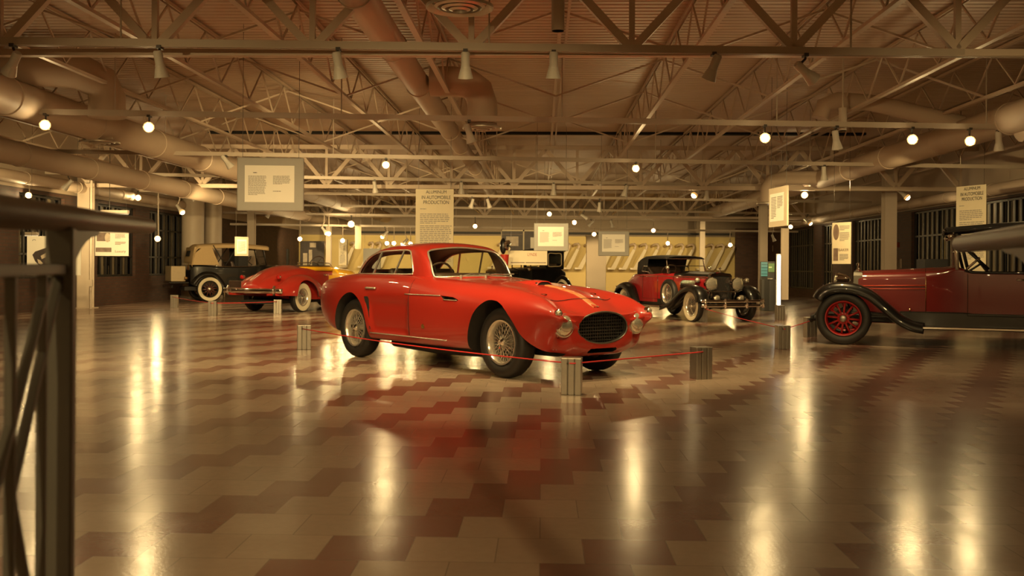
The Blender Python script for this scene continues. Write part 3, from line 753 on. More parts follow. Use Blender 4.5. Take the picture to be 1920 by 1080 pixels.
# ---------- the bright red closed coupe ----------
def hero_coupe():
    FRc, RRc = G(951, 708), G(676, 668.5)
    fwd = (FRc-RRc); fwd.z = 0; wb = fwd.length; fwd.normalize(); left = V((-fwd.y, fwd.x, 0))
    HW = .66                                   # half width to the tyre's outer centre line
    org = FRc+left*(HW-.06)
    t = thing('coupe', 'bright red closed sports coupe with wire wheels and oval grille, roped off mid floor', 'car', org, math.atan2(fwd.y, fwd.x))
    WB = wb; RA = -WB
    # section table: x, (zb, wb), (w3,z3), (w4,z4), (vf,zf), (vv,zv), zc
    T = [(-3.80, .50, .30, .50, .62, .50, .74, .44, .82, .22, .845, .85),
         (-3.74, .42, .46, .60, .60, .59, .78, .52, .865, .25, .89, .895),
         (-3.60, .36, .54, .66, .58, .655, .79, .57, .90, .28, .925, .93),
         (-3.35, .30, .60, .72, .57, .71, .80, .61, .93, .30, .955, .965),
         (-3.05, .26, .63, .76, .56, .745, .80, .64, .955, .33, .985, .995),
         (-2.75, .235, .64, .775, .55, .755, .80, .65, .97, .35, 1.005, 1.01),
         (-2.30, .225, .645, .76, .50, .745, .79, .64, .97, .36, .995, 1.0),
         (-1.70, .225, .645, .752, .50, .738, .79, .635, .965, .36, .985, .99),
         (-1.25, .225, .645, .752, .50, .738, .79, .62, .94, .34, .957, .965),
         (-.90, .225, .645, .758, .50, .742, .785, .605, .912, .33, .932, .942),
         (-.45, .225, .64, .772, .49, .75, .765, .59, .885, .32, .905, .92),
         (0.0, .225, .62, .782, .47, .755, .735, .58, .855, .31, .86, .88),
         (.30, .225, .56, .755, .47, .738, .71, .57, .822, .36, .785, .825),
         (.48, .225, .48, .70, .47, .715, .68, .565, .785, .36, .735, .77),
         (.62, .225, .40, .62, .46, .68, .645, .555, .735, .345, .685, .72),
         (.72, .240, .32, .545, .45, .655, .62, .54, .69, .30, .655, .685),
         (.775, .275, .27, .47, .45, .62, .595, .52, .645, .25, .637, .66)]
    xs = [r[0] for r in T]
    def col(k, u): return spline(xs, [r[k] for r in T], u)
    def half(u, n=46):
        c = [col(k, u) for k in range(1, 12)]
        zb, wbm, w3, z3, w4, z4, vf, zf, vv, zv, zc = c
        pts = [(0, zb), (wbm*.55, zb), (wbm, zb+.012), (lerp(wbm, w3, .72), zb+.07), (w3, z3), (w4, z4), (vf, zf), (vv, zv), (vv*.45, lerp(zv, zc, .75)), (0, zc)]
        return curve2(pts, n)
    def door_inset(u, z):
        f = smooth01((u+2.42-.34*(.72-z))/.05)*smooth01((-1.50-u)/.10)*smooth01((.735-z)/.025)*smooth01((z-.33)/.03)
        return .028*f
    def rows_fn(u):
        hs = half(u); return [(max(0, y-door_inset(u, z)) if y > .4 else y, z) for (y, z) in hs]
    N = 130; us = [lerp(-3.80, .775, (i/(N-1))) for i in range(N)]
    rows = loft_body(rows_fn, us, 46)
    def shrink(row, x, k, zc): return [(x, y*k, zc+(z-zc)*k) for (_, y, z) in row]
    pre = [shrink(rows[0], -3.815, .93, .68), shrink(rows[0], -3.822, .7, .68), shrink(rows[0], -3.825, .3, .68)]
    post = [shrink(rows[-1], .792, .955, .49), shrink(rows[-1], .803, .88, .49), shrink(rows[-1], .808, .6, .49), shrink(rows[-1], .81, .25, .49)]
    mb = MB(); mb.grid(pre[::-1]+rows+post, closed=True, cap0=True, cap1=True)
    def nose(y, z, x):
        k = smooth01((x-.33)/.42); a = abs(y)
        return k*(.085*(1-smooth01((a-.50)/.10)) + .055*math.exp(-((a-.475)/.075)**2)*math.exp(-((z-.51)/.12)**2))
    for v in mb.v: v.x -= nose(v.y, v.z, v.x)
    body = mb.build('body', M_['red_paint'], t, smooth=True)
    # wheel arches and wells
    def cutter(fn):
        m = MB(); fn(m); o = m.build('cut', M_['under']); o.matrix_world = t_m(); return o
    def t_m():
        bpy.context.view_layer.update(); return t.matrix_world.copy()
    def arch(outline, y0, y1):
        def fn(m):
            for s in (1, -1): m.prism(outline, lambda a, b, s=s: (a, s*y0, b), lambda a, b, s=s: (a, s*y1, b))
        boolean(body, cutter(fn))
    rear = curve2([(RA+.40, .10), (RA+.385, .36), (RA+.29, .62), (RA+.10, .755), (RA-.08, .745), (RA-.26, .62), (RA-.375, .40), (RA-.40, .10)], 40)
    front = curve2([(-.47, .10), (-.44, .36), (-.34, .60), (-.17, .735), (-.02, .752), (.12, .70), (.27, .565), (.38, .42), (.52, .31), (.66, .245), (.74, .10)], 48)
    arch(rear, .42, 1.0); arch(front, .40, 1.0)
    # cockpit well
    def well(m):
        o = curve2([(-2.75, -.40), (-2.75, .40), (-2.2, .54), (-1.60, .53), (-1.36, .42), (-1.22, 0), (-1.36, -.42), (-1.60, -.53), (-2.2, -.54)], 48, closed=True)
        m.prism(o, lambda a, b: (a, b, .42), lambda a, b: (a, b, 1.3))
    boolean(body, cutter(well))
    # oval grille mouth and lower slot
    def gm(m):
        o = [(math.cos(a)*.325*(1), .505+math.copysign(abs(math.sin(a))**.85, math.sin(a))*.148) for a in [2*PI*i/48 for i in range(48)]]
        m.prism(o, lambda a, b: (.52, a, b), lambda a, b: (1.0, a, b))
    boolean(body, cutter(gm))
    def slot(m):
        m.prism([(-.17, .262), (.17, .262), (.19, .285), (.17, .308), (-.17, .308), (-.19, .285)], lambda a, b: (.50, a, b), lambda a, b: (1.0, a, b))
    boolean(body, cutter(slot))
    # side vents behind the front wheel, hood scoop mouth
    def sv(m):
        o = [(-.93, .775), (-.70, .765), (-.62, .745), (-.60, .735), (-.64, .725), (-.85, .735)]
        for s in (1, -1): m.prism(o, lambda a, b, s=s: (a, s*.69, b), lambda a, b, s=s: (a, s*1.0, b))
    boolean(body, cutter(sv))
    shade(body, 38)
    # ---- roof shell with window openings ----
    R = [(-3.02, .985, .30, .985, .990), (-2.95, .975, .47, 1.02, 1.05), (-2.85, .965, .535, 1.10, 1.14), (-2.65, .962, .56, 1.19, 1.245), (-2.40, .962, .565, 1.245, 1.315), (-2.10, .962, .56, 1.27, 1.348),
         (-1.85, .962, .56, 1.272, 1.35), (-1.70, .962, .562, 1.262, 1.335), (-1.62, .96, .562, 1.24, 1.305), (-1.54, .955, .560, 1.195, 1.255), (-1.46, .95, .550, 1.13, 1.195), (-1.38, .94, .525, 1.055, 1.13), (-1.28, .93, .46, .99, 1.055), (-1.20, .92, .36, .95, .99), (-1.14, .91, .22, .93, .95)]
    rx = [r[0] for r in R]
    def rhalf(u, off=0.0):
        zb, ww, zs, zc = [spline(rx, [r[k] for r in R], u) for k in (1, 2, 3, 4)]
        wb_ = ww+.045
        pts = [(wb_, zb), (lerp(wb_, ww, .5), lerp(zb, zs, .5)), (ww, lerp(zb, zs, .88)), (ww*.93, lerp(zs, zc, .35)), (ww*.70, lerp(zs, zc, .74)), (ww*.36, lerp(zs, zc, .95)), (0, zc)]
        return curve2(pts, 24)
    def rring(u, k=1.0, dz=0.0, zlow=None):
        h = [(y*k, z-dz) for (y, z) in rhalf(u)]
        if zlow is not None: h[0] = (h[0][0], zlow)
        return [(u, y, z) for (y, z) in h]+[(u, -y, z) for (y, z) in h[-2::-1]]
    ru = [lerp(-3.02, -1.14, i/69) for i in range(70)]
    # close the loft below and at the ends so that it can be cut
    i0 = MB(); i0.grid([rring(u) for u in ru], closed=True, cap0=True, cap1=True)
    roof = i0.build('roof', M_['red_paint'], t, smooth=True)
    bow = lambda y: -1.0*.30*(y/.5)**2*.35
    iu = [lerp(-2.90, -1.17, i/39) for i in range(40)]
    m = MB(); m.grid([[(x, y*.945, (z-.9)*.955+.9 if z > .97 else .80) for (x, y, z) in rring(u)] for u in iu], closed=True, cap0=True, cap1=True)
    inner = m.build('cut', M_['leather']); inner.matrix_world = t_m(); boolean(roof, inner)
    def side_win(m):
        o = curve2([(-2.80, .985), (-2.2, .985), (-1.72, .988), (-1.66, 1.0), (-1.665, 1.06), (-1.74, 1.215), (-1.775, 1.245), (-1.85, 1.255), (-2.15, 1.252), (-2.42, 1.235), (-2.62, 1.18), (-2.78, 1.07), (-2.83, 1.01)], 60, closed=True)
        m.prism(o, lambda a, b: (a, -.9, b), lambda a, b: (a, -.30, b)); m.prism(o, lambda a, b: (a, .30, b), lambda a, b: (a, .9, b))
    boolean(roof, cutter(side_win))
    def ws(m):
        o = curve2([(-.51, .962), (-.25, .970), (0, .974), (.25, .970), (.51, .962), (.536, .98), (.526, 1.09), (.497, 1.205), (.44, 1.25), (.25, 1.276), (0, 1.290), (-.25, 1.276), (-.44, 1.25), (-.497, 1.205), (-.526, 1.09), (-.536, .98)], 60, closed=True)
        m.prism(o, lambda a, b: (-1.72, a, b), lambda a, b: (-1.0, a, b))
    boolean(roof, cutter(ws))
    def rw(m):
        o = curve2([(-.33, 1.04), (0, 1.04), (.33, 1.04), (.36, 1.08), (.30, 1.19), (0, 1.22), (-.30, 1.19), (-.36, 1.08)], 40, closed=True)
        m.prism(o, lambda a, b: (-3.2, a, b), lambda a, b: (-2.6, a, b))
    boolean(roof, cutter(rw)); shade(roof, 40)
    def surf_pt(u, z, s, off=0.0):
        hs = rhalf(u); best = None
        for (y0, z0), (y1, z1) in zip(hs, hs[1:]):
            if (z0-z)*(z1-z) <= 0 and abs(z1-z0) > 1e-6:
                k = (z-z0)/(z1-z0); best = lerp(y0, y1, k)
        return (u, s*((best if best is not None else hs[0][0])+off), z)
    def wsurf(y, z, off=0.0):
        lo, hi = -1.85, -1.14                    # x where the roof skin at |y| reaches height z
        for _ in range(30):
            md = (lo+hi)/2; hs = rhalf(md); zz = None
            for (y0, z0), (y1, z1) in zip(hs, hs[1:]):
                if (y0-abs(y))*(y1-abs(y)) <= 0 and abs(y1-y0) > 1e-7: zz = lerp(z0, z1, (abs(y)-y0)/(y1-y0))
            if zz is None or zz < z: hi = md
            else: lo = md
        return (lo+off, y, z)
    # chrome window frames
    so = curve2([(-2.80, .985), (-2.2, .985), (-1.72, .988), (-1.66, 1.0), (-1.665, 1.06), (-1.74, 1.215), (-1.775, 1.245), (-1.85, 1.255), (-2.15, 1.252), (-2.42, 1.235), (-2.62, 1.18), (-2.78, 1.07), (-2.83, 1.01)], 70, closed=True)
    wo = curve2([(-.51, .962), (-.25, .970), (0, .974), (.25, .970), (.51, .962), (.536, .98), (.526, 1.09), (.497, 1.205), (.44, 1.25), (.25, 1.276), (0, 1.290), (-.25, 1.276), (-.44, 1.25), (-.497, 1.205), (-.526, 1.09), (-.536, .98)], 70, closed=True)
    for s in (1, -1):
        m = MB(); m.tube([surf_pt(a, b, s, .003) for a, b in so], .011, 6, closed=True); fr = m.build('side_window', M_['bright'], t, smooth=True)
        m = MB(); m.bar(surf_pt(-2.36, 1.236, s), surf_pt(-2.47, .99, s), .022, .018); m.build('window_divider', M_['bright'], fr); m = MB(); m.bar(surf_pt(-1.90, 1.25, s), surf_pt(-2.03, .99, s), .018, .016); m.build('window_divider', M_['bright'], fr)
        rowsg = [[surf_pt(u, lerp(.97, min(1.262, spline(rx, [r[3] for r in R], u)-.004), k/8), s, -.013) for k in range(9)] for u in [lerp(-2.85, -1.655, i/30) for i in range(31)]]
        m = MB(); m.grid(rowsg); m.build('glass_pane', M_['glass'], fr, smooth=True, recalc=False)
    m = MB(); m.tube([wsurf(a, b, .004) for a, b in wo], .012, 6, closed=True); fr = m.build('windscreen', M_['bright'], t, smooth=True)
    rowsg = [[wsurf(lerp(-.525, .525, i/24), lerp(.955, 1.287-.06*abs(lerp(-1, 1, i/24))**2, k/10), -.012) for k in range(11)] for i in range(25)]
    m = MB(); m.grid(rowsg); m.build('glass_pane', M_['glass'], fr, smooth=True, recalc=False)
    for y0 in (.02, -.30):
        m = MB(); p = V(wsurf(y0, .975, .03)); q = V(wsurf(y0+.30, .992, .03)); m.tube([p, lerp(p, q, .5)+V((0, 0, .012)), q], .006, 6); m.bar(q-V((0, .12, .004)), q+V((0, .14, .004)), .008, .014); m.cyl(p-V((0, 0, .04)), p+V((0, 0, .012)), .014)
        m.build('wiper', M_['bright'], t)
    # grille: egg crate set back in the mouth
    m = MB(); ow = lambda z: .322*math.sqrt(max(0, 1-((z-.505)/.148)**2))
    for i in range(-10, 11):
        y = i*.031; hz = .147*math.sqrt(max(0, 1-(y/.323)**2))
        if hz > .02: m.box((.655, y, .505), (.03, .006, 2*hz))
    for k in range(-4, 5):
        z = .505+k*.031
        if ow(z) > .03: m.box((.66, 0, z), (.03, 2*ow(z), .006))
    m.build('grille', M_['grille'], t)
    m = MB(); m.tube([(.722-.012*math.cos(a)**2, math.cos(a)*.326, .505+math.copysign(abs(math.sin(a))**.85, math.sin(a))*.149) for a in [2*PI*i/48 for i in range(48)]], .009, 6, closed=True); m.build('grille_surround', M_['grille'], t, smooth=True)
    m = MB(); m.prism([(math.cos(2*PI*i/32)*.33, .505+math.sin(2*PI*i/32)*.155) for i in range(32)], lambda a, b: (.535, a, b), lambda a, b: (.545, a, b)); m.build('radiator', M_['hole'], t)
    # headlamps in the nose, parking lamps on the fender tips
    for s in (1, -1):
        h = part('headlamp', t, (.672, s*.482, .535)); ax = (.98, s*.12, .06)
        m = MB(); m.lathe([(.085, -.20), (.112, -.08), (.116, 0), (.112, .016), (.100, .02), (.100, -.02)], 32, ax=ax); m.build('bezel', M_['bright'], h, angle=40)
        m = MB(); m.lathe([(.101, .0), (.095, .03), (.06, .055), (0, .068)], 32, ax=ax); m.build('lens', M_['lens'], h, smooth=True)
        p = part('parking_lamp', t, (.735, s*.60, .655)); ax = (.95, s*.2, .2)
        m = MB(); m.lathe([(.036, -.06), (.038, .01), (.03, .014)], 20, ax=ax); m.build('bezel', M_['chrome'], p, angle=40)
        m = MB(); m.lathe([(.031, .008), (.02, .03), (0, .036)], 20, ax=ax); m.build('lens', M_['lens'], p, smooth=True)
    # hood scoop with dark mouth, hood straps stripe, badge
    m = MB(); rowsS = []
    for i in range(13):
        u = lerp(-.55, -.14, i/12); g = smooth01(i/9)
        rowsS.append([(u, lerp(-.11, .11, j/14), col(11, u)-.02+(.02+.034*g)*(1-(abs(j-7)/7)**4)) for j in range(15)])
    m.grid(rowsS); m.build('hood_scoop', M_['red_paint'], t, smooth=True, solid=.008)
    m = MB(); m.prism([(-.10, -.005), (.10, -.005), (.09, .022), (0, .028), (-.09, .022)], lambda a, b: (-.18, a, col(11, -.18)+b), lambda a, b: (-.150, a, col(11, -.150)+b)); m.build('scoop_mouth', M_['hole'], t)
    def top(u, y):
        hs = half(u); 
        for (y0, z0), (y1, z1) in zip(hs[::-1], hs[-2::-1]):
            if (y0-abs(y))*(y1-abs(y)) <= 0: return lerp(z0, z1, (abs(y)-y0)/((y1-y0) or 1))
        return hs[-1][1]
    def sidey(u, z):
        hs = half(u)
        for (y0, z0), (y1, z1) in zip(hs[2:], hs[3:]):
            if (z0-z)*(z1-z) <= 0: return lerp(y0, y1, (z-z0)/((z1-z0) or 1))-door_inset(u, z)
        return .7
    m = MB()
    m.grid([[(u-nose(y, .7, u), y, top(u, y)+.008-.008*(abs(y) > .035)) for y in (-.038, -.034, 0, .034, .038)] for u in [lerp(-.10, .70, i/30) for i in range(31)]])
    m.build('hood_stripe', M_['stripe'], t, smooth=True)
    m = MB(); m.tube([(.40+.06*math.cos(PI*i/20-PI/2), lerp(-.40, .40, i/20), top(.40+.06*math.cos(PI*i/20-PI/2), lerp(-.40, .40, i/20))+.0005) for i in range(21)], .003, 5); m.build('hood_seam', M_['hole'], t)
    for y in (-.33, .33):
        m = MB(); z = top(.22, y); m.tube([(.22+.03*math.cos(2*PI*i/16), y+.018*math.sin(2*PI*i/16), z+.006) for i in range(16)], .004, 5, closed=True); m.bar((.18, y, z+.004), (.26, y, z+.002), .02, .008); m.build('hood_catch', M_['chrome'], t)
    for s in (1, -1):
        m = MB()
        m.tube([(u, s*(sidey(u, .775)+.004), .775) for u in [lerp(-1.60, -.93, i/16) for i in range(17)]], .006, 6); m.tube([(u, s*(sidey(u, .735)+.004), .735) for u in [lerp(-.86, -.62, i/8) for i in range(9)]], .005, 6); m.build('vent_trim', M_['bright'], t, smooth=True)
        m = MB(); m.tube([(u, s*(sidey(u, .315)+.004), .315) for u in [lerp(-2.32, -.82, i/24) for i in range(25)]], .007, 6); m.build('sill_trim', M_['bright'], t, smooth=True)
        hp = MB(); hp.tube([(u, s*(sidey(u, .825)+.014), .825) for u in [lerp(-2.40, -2.20, i/8) for i in range(9)]], .013, 8); hp.build('door_handle', M_['bright'], t, smooth=True)
        m = MB(); m.tube([(-1.52, s*(sidey(-1.52, z)+.0005), z) for z in [lerp(.33, .97, i/16) for i in range(17)]], .003, 5); m.build('door_seam', M_['hole'], t)
        m = MB(); m.tube([(-2.44-.1*math.sin((z-.35)*2.2), s*(sidey(-2.44, z)+.0005), z) for z in [lerp(.74, .95, i/8) for i in range(9)]], .003, 5); m.build('door_seam', M_['hole'], t)
        # black louvre wedge at the rear edge of the door
        m = MB(); A, Bq, Cq = (-2.425, .728), (-2.36, .728), (-2.305, .36)
        y = lambda q: s*(sidey(q[0], q[1])+.003)
        m.prism([A, Bq, Cq, (-2.315, .36)], lambda a, b: (a, s*(sidey(a, b)-.01), b), lambda a, b: (a, s*(sidey(a, b)+.004), b)); m.build('louvre', M_['hole'], t)
        m = MB(); z0 = .42; m.prism([(-1.26, z0), (-1.21, z0), (-1.205, z0+.03), (-1.235, z0+.05), (-1.265, z0+.03)], lambda a, b: (a, s*(sidey(a, b)+.001), b), lambda a, b: (a, s*(sidey(a, b)+.006), b)); m.build('badge', M_['brass'], t)
    # tail lamps, bumper-less tail, underbody pieces
    for s in (1, -1):
        m = MB(); m.ball((-3.78, s*.46, .74), .04, 14, 8); m.build('tail_lamp', M_['chrome'], t, smooth=True)
    m = MB(); m.box((-1.35, 0, .20), (1.7, .9, .07)); m.tube([(-2.3, -.42, .19), (-1.4, -.42, .165), (-.5, -.40, .19)], .045, 10); m.tube([(-2.3, .42, .19), (-1.4, .42, .165), (-.5, .40, .19)], .045, 10); m.build('exhaust', M_['under'], t)
    m = MB(); m.tube([(0, -.6, .335), (0, .6, .335)], .03, 10); m.build('axle', M_['under'], t); m = MB(); m.tube([(RA, -.6, .335), (RA, .6, .335)], .04, 10); m.build('axle', M_['under'], t)
    # interior
    for s in (1, -1):
        se = part('seat', t, (-2.02, s*.27, .44))
        m = MB(); m.box((.02, 0, .09), (.46, .44, .18)); m.build('seat_cushion', M_['leather'], se, bevel=.05, segs=3)
        m = MB(); m.hexa([(-.26, -.21, .1), (-.14, -.21, .1), (-.14, .21, .1), (-.26, .21, .1), (-.40, -.19, .60), (-.31, -.19, .62), (-.31, .19, .62), (-.40, .19, .60)]); m.build('seat_back', M_['leather'], se, bevel=.04, segs=3)
    m = MB(); m.tube([(-1.46+.08*math.cos(y*PI), y, .955) for y in [lerp(-.46, .46, i/12) for i in range(13)]], .055, 10); m.build('dashboard', M_['leather'], t, smooth=True)
    steering(t, (-1.66, -.27, .945), .19, 0, (-1, 0, .45))
    wsR = .345
    for (x, s) in ((0, -1), (0, 1), (RA, -1), (RA, 1)):
        wheel(t, (x, s*.60, wsR), wsR, .195, 'wire', s, rimR=.215, nsp=32)
    return t
M_['grille'] = mat('dull dark grille metal', (0.20, 0.19, 0.17), 0.35, 0.9, var=0.1)
M_['stripe'] = mat('pale hood centre line', (0.40, 0.15, 0.06), 0.4, 0.0, var=0.05)
hero_obj = hero_coupe()
# ---------- the other cars ----------
def box_ring(x, w, zb, zt, r, crown=.02, n=8, wb=None):
    """open-bottomed half ring: side up, rounded shoulder, crowned top; mirrored into a closed ring"""
    wb = w if wb is None else wb
    h = [(0, zb), (wb*.9, zb), (wb, zb+.015), (lerp(wb, w, .6), lerp(zb, zt-r, .5)), (w, zt-r)]
    for i in range(1, n+1):
        a = PI/2*i/n; h.append((w-r+r*math.cos(a), zt-r+r*math.sin(a)))
    h += [((w-r)*.5, zt+crown*.75), (0, zt+crown)]
    return [(x, y, z) for y, z in h]+[(x, -y, z) for y, z in h[-2:0:-1]]
def loft(name, parent, m, stations, angle=40, **k):
    mb = MB(); mb.grid([box_ring(*s[:6], **(s[6] if len(s) > 6 else {})) for s in stations], closed=True, cap0=True, cap1=True)
    return mb.build(name, m, parent, angle=angle, **k)
def interp(stations, n):
    xs = [s[0] for s in stations]; out = []
    for i in range(n):
        x = lerp(xs[0], xs[-1], i/(n-1)); sgn = 1 if xs[-1] > xs[0] else -1
        out.append((x,)+tuple(spline([sgn*q for q in xs], [s[k] for s in stations], sgn*x) for k in range(1, 6)))
    return out
def pipe(name, parent, m, pts, r, n=8, closed=False, smooth=True):
    mb = MB(); mb.tube(pts, r, n, closed); return mb.build(name, m, parent, smooth=smooth)
def boxp(name, parent, m, c, d, bevel=.01):
    mb = MB(); mb.box(c, d); return mb.build(name, m, parent, bevel=bevel)
def seam(name, parent, pts, r=.004, m=None): return pipe(name, parent, m or M_['hole'], pts, r, 5)
def seat_row(parent, x, w, z, hb, m):
    s = part('seat', parent, (x, 0, z)); boxp('seat_cushion', s, m, (.05, 0, .06), (.5, 2*w, .16), .05); mb = MB(); mb.hexa([(-.24, -w, .05), (-.10, -w, .05), (-.10, w, .05), (-.24, w, .05), (-.36, -w*.97, hb), (-.25, -w*.97, hb), (-.25, w*.97, hb), (-.36, w*.97, hb)]); mb.build('seat_back', m, s, bevel=.04, segs=3)
def radiator(parent, x, w, zb, zt, shell, cap=True, lean=0.0):
    rd = part('radiator', parent, (x, 0, 0)); o = [(-w, zb), (w, zb), (w, zt-.06), (w*.85, zt-.01), (0, zt+.015), (-w*.85, zt-.01), (-w, zt-.06)]
    i_ = [(-w*.86, zb+.04), (w*.86, zb+.04), (w*.86, zt-.11), (w*.74, zt-.075), (0, zt-.06), (-w*.74, zt-.075), (-w*.86, zt-.11)]
    mb = MB(); n = len(o); fo = [mb._av((.03, *p)) for p in o]; fi = [mb._av((.035, *p)) for p in i_]; bo = [mb._av((-.10, *p)) for p in o]
    for k in range(n): mb.face((fo[k], fo[(k+1) % n], fi[(k+1) % n], fi[k])); mb.face((bo[k], bo[(k+1) % n], fo[(k+1) % n], fo[k]))
    mb.face(bo); mb.build('radiator_shell', shell, rd, angle=30)
    mb = MB(); mb.prism(i_, lambda a, b: (.0, a, b), lambda a, b: (.02, a, b)); mb.build('radiator_core', M_['hole'], rd)
    mb = MB(); k = int(w*2*.86/.025)
    for j in range(k): y = lerp(-w*.84, w*.84, (j+.5)/k); mb.box((.022, y, (zb+zt-.06)/2), (.012, .006, zt-zb-.14))
    mb.build('grille_bars', M_['chrome'], rd)
    if cap: mb = MB(); mb.lathe([(.035, zt), (.04, zt+.03), (.02, zt+.05), (.012, zt+.09), (.03, zt+.10), (.03, zt+.13), (0, zt+.15)], 16, (-.03, 0, 0)); mb.build('radiator_cap', M_['chrome'], rd, angle=40)
    return rd
def windscreen(parent, x, w, z0, z1, lean, m, post_r=.018):
    ws = pipe('windscreen', parent, m, [(x, -w, z0), (x-lean, -w*.97, z1), (x-lean, w*.97, z1), (x, w, z0)], post_r, 8)
    mb = MB(); mb.bar((x, -w, z0), (x, w, z0), .03, .03); mb.bar((x-lean*.5, -w, (z0+z1)/2), (x-lean*.5, w, (z0+z1)/2), .012, .018); mb.build('screen_rail', m, ws)
    mb = MB(); mb.poly([(x, -w, z0), (x, w, z0), (x-lean, w*.97, z1), (x-lean, -w*.97, z1)]); mb.build('glass_pane', M_['glass'], ws, recalc=False)
    return ws
def springs(parent, xs, y, z):
    for x in xs:
        for s in (1, -1): mb = MB(); mb.tube([(x+.42, s*y, z+.06), (x, s*y, z-.05), (x-.42, s*y, z+.06)], .025, 6); mb.build('leaf_spring', M_['under'], parent)
        mb = MB(); mb.tube([(x, -y*1.25, z), (x, y*1.25, z)], .03, 8); mb.build('axle', M_['under'], parent)

def maroon_tourer():
    org = G(1581, 646) + V((.36, .93, 0))*.61
    t = thing('tourer', 'dark red vintage touring car with red spoked wheels and black canopy, at right', 'car', org, math.atan2(.36, -.93), scale=.93)
    P_ = M_['maroon_paint']; K = M_['black_paint']
    loft('chassis', t, M_['under'], [(.45, .36, .34, .46, .02, 0), (-3.9, .40, .34, .46, .02, 0)])
    loft('hood', t, P_, interp([(-.20, .30, .50, 1.10, .10, .035), (-.6, .34, .48, 1.115, .11, .04), (-1.17, .42, .46, 1.14, .12, .045)], 12))
    loft('body', t, P_, interp([(-1.175, .425, .50, 1.145, .12, .045), (-1.40, .52, .50, 1.16, .10, .04), (-1.60, .58, .50, 1.20, .06, .02), (-1.72, .60, .50, 1.165, .04, .0), (-2.0, .62, .50, 1.13, .04, .0), (-2.6, .64, .50, 1.13, .04, .0), (-2.76, .64, .50, 1.16, .05, .01), (-3.3, .64, .50, 1.16, .05, .01), (-3.9, .60, .50, 1.16, .08, .02), (-4.1, .52, .52, 1.12, .12, .02)], 60))
    boxp('cockpit_floor', t, M_['leather'], (-2.3, 0, 1.125), (1.0, 1.1, .03)); seat_row(t, -2.45, .5, .82, .5, M_['tan_leather']); seat_row(t, -3.6, .52, .84, .5, M_['tan_leather'])
    pipe('coaming', t, M_['black_paint'], [(-1.70, .60, 1.15), (-1.80, .61, 1.125), (-2.1, .63, 1.12), (-2.55, .645, 1.12), (-2.72, .645, 1.15), (-2.8, .645, 1.165)], .02)
    pipe('coaming', t, M_['black_paint'], [(-1.70, -.60, 1.15), (-1.80, -.61, 1.125), (-2.1, -.63, 1.12), (-2.55, -.645, 1.12), (-2.72, -.645, 1.15), (-2.8, -.645, 1.165)], .02)
    radiator(t, -.16, .30, .50, 1.12, M_['nickel'])
    for s in (1, -1):
        fender('front_fender', t, K, [(.40, .70), (.33, .81), (.18, .885), (-.02, .90), (-.22, .865), (-.42, .77), (-.62, .60), (-.80, .44), (-.98, .34), (-1.15, .305)], s*.66, .32, .055, .10)
        fender('rear_fender', t, K, [(-2.95, .31), (-3.05, .50), (-3.18, .76), (-3.4, .92), (-3.65, .93), (-3.9, .84), (-4.02, .70), (-4.06, .55)], s*.66, .30, .05, .06)
        boxp('running_board', t, K, (-2.05, s*.66, .295), (1.85, .30, .045), .012)
        boxp('board_trim', t, M_['chrome'], (-2.05, s*.815, .297), (1.85, .012, .03), .004)
        boxp('splash_apron', t, K, (-2.3, s*.58, .41), (3.0, .06, .24), .02)
        boxp('hood_panel', t, K, (-.75, s*.45, .47), (.8, .12, .05), .015)
        seam('hood_seam', t, [(-1.173, s*.428, .52), (-1.173, s*.432, 1.02), (-1.173, s*.38, 1.11)], .006, M_['brass'])
        pipe('belt_moulding', t, M_['stripe_red'], [(-.22, s*.305, .90), (-.7, s*.355, .91), (-1.17, s*.43, .92)], .008); pipe('belt_moulding', t, M_['stripe_red'], [(-.22, s*.305, .855), (-.7, s*.352, .86), (-1.17, s*.427, .87)], .006)
        pipe('hood_latch', t, M_['brass'], [(-.95, s*.455, .51), (-.95, s*.455, .57)], .012)
        seam('door_seam', t, [(-1.74, s*.612, 1.10), (-1.74, s*.622, .48), (-2.62, s*.650, .48), (-2.62, s*.650, 1.12)], .004)
        pipe('door_handle', t, M_['chrome'], [(-2.5, s*.655, 1.02), (-2.38, s*.665, 1.02)], .012)
        headlamp(t, (.10, s*.33, .98), .115, .16, (1, 0, 0), M_['chrome'])
        pipe('lamp_bracket', t, K, [(.04, s*.33, .86), (-.02, s*.4, .72), (-.1, s*.40, .5)], .018)
        # dumb irons
        pipe('spring_horn', t, M_['under'], [(-.2, s*.36, .42), (.25, s*.36, .43), (.42, s*.36, .40), (.52, s*.36, .34)], .035)
    boxp('front_crossbar', t, M_['under'], (.48, 0, .40), (.05, .9, .06), .01)
    springs(t, (0, -3.5), .5, .41)
    # windscreen and canopy
    ws = windscreen(t, -1.60, .56, 1.16, 1.72, -.02, M_['bright'], .03)
    for s in (1, -1):
        pipe('windscreen_stay', t, M_['black_paint'], [(-1.62, s*.56, 1.70), (-1.74, s*.585, 1.17)], .024)
        headlamp(t, (-1.52, s*.64, 1.66), .04, .06, (1, 0, 0), M_['chrome'], 'side_lamp'); pipe('canopy_strap', t, M_['chrome'], [(-1.50, s*.62, 1.66), (-1.68, s*.60, 1.60)], .016)
    rows = []
    for i in range(25):
        x = lerp(-1.45, -4.3, i/24); zc = 1.76+.12*math.sin(min(1, i/18)*PI/2); rows.append([(x, y, zc+.035*(1-(y/.68)**2)-.045*max(0, abs(y)/.68-.86)/.14) for y in [lerp(-.68, .68, j/20) for j in range(21)]])
    mb = MB(); mb.grid(rows); mb.build('canopy', M_['black_canvas'], t, smooth=True, solid=.025)
    mb = MB()
    for s in (1, -1): mb.tube([(-1.46, s*.66, 1.725), (-2.2, s*.66, 1.785), (-3.0, s*.66, 1.84), (-4.3, s*.66, 1.83)], .02, 8)
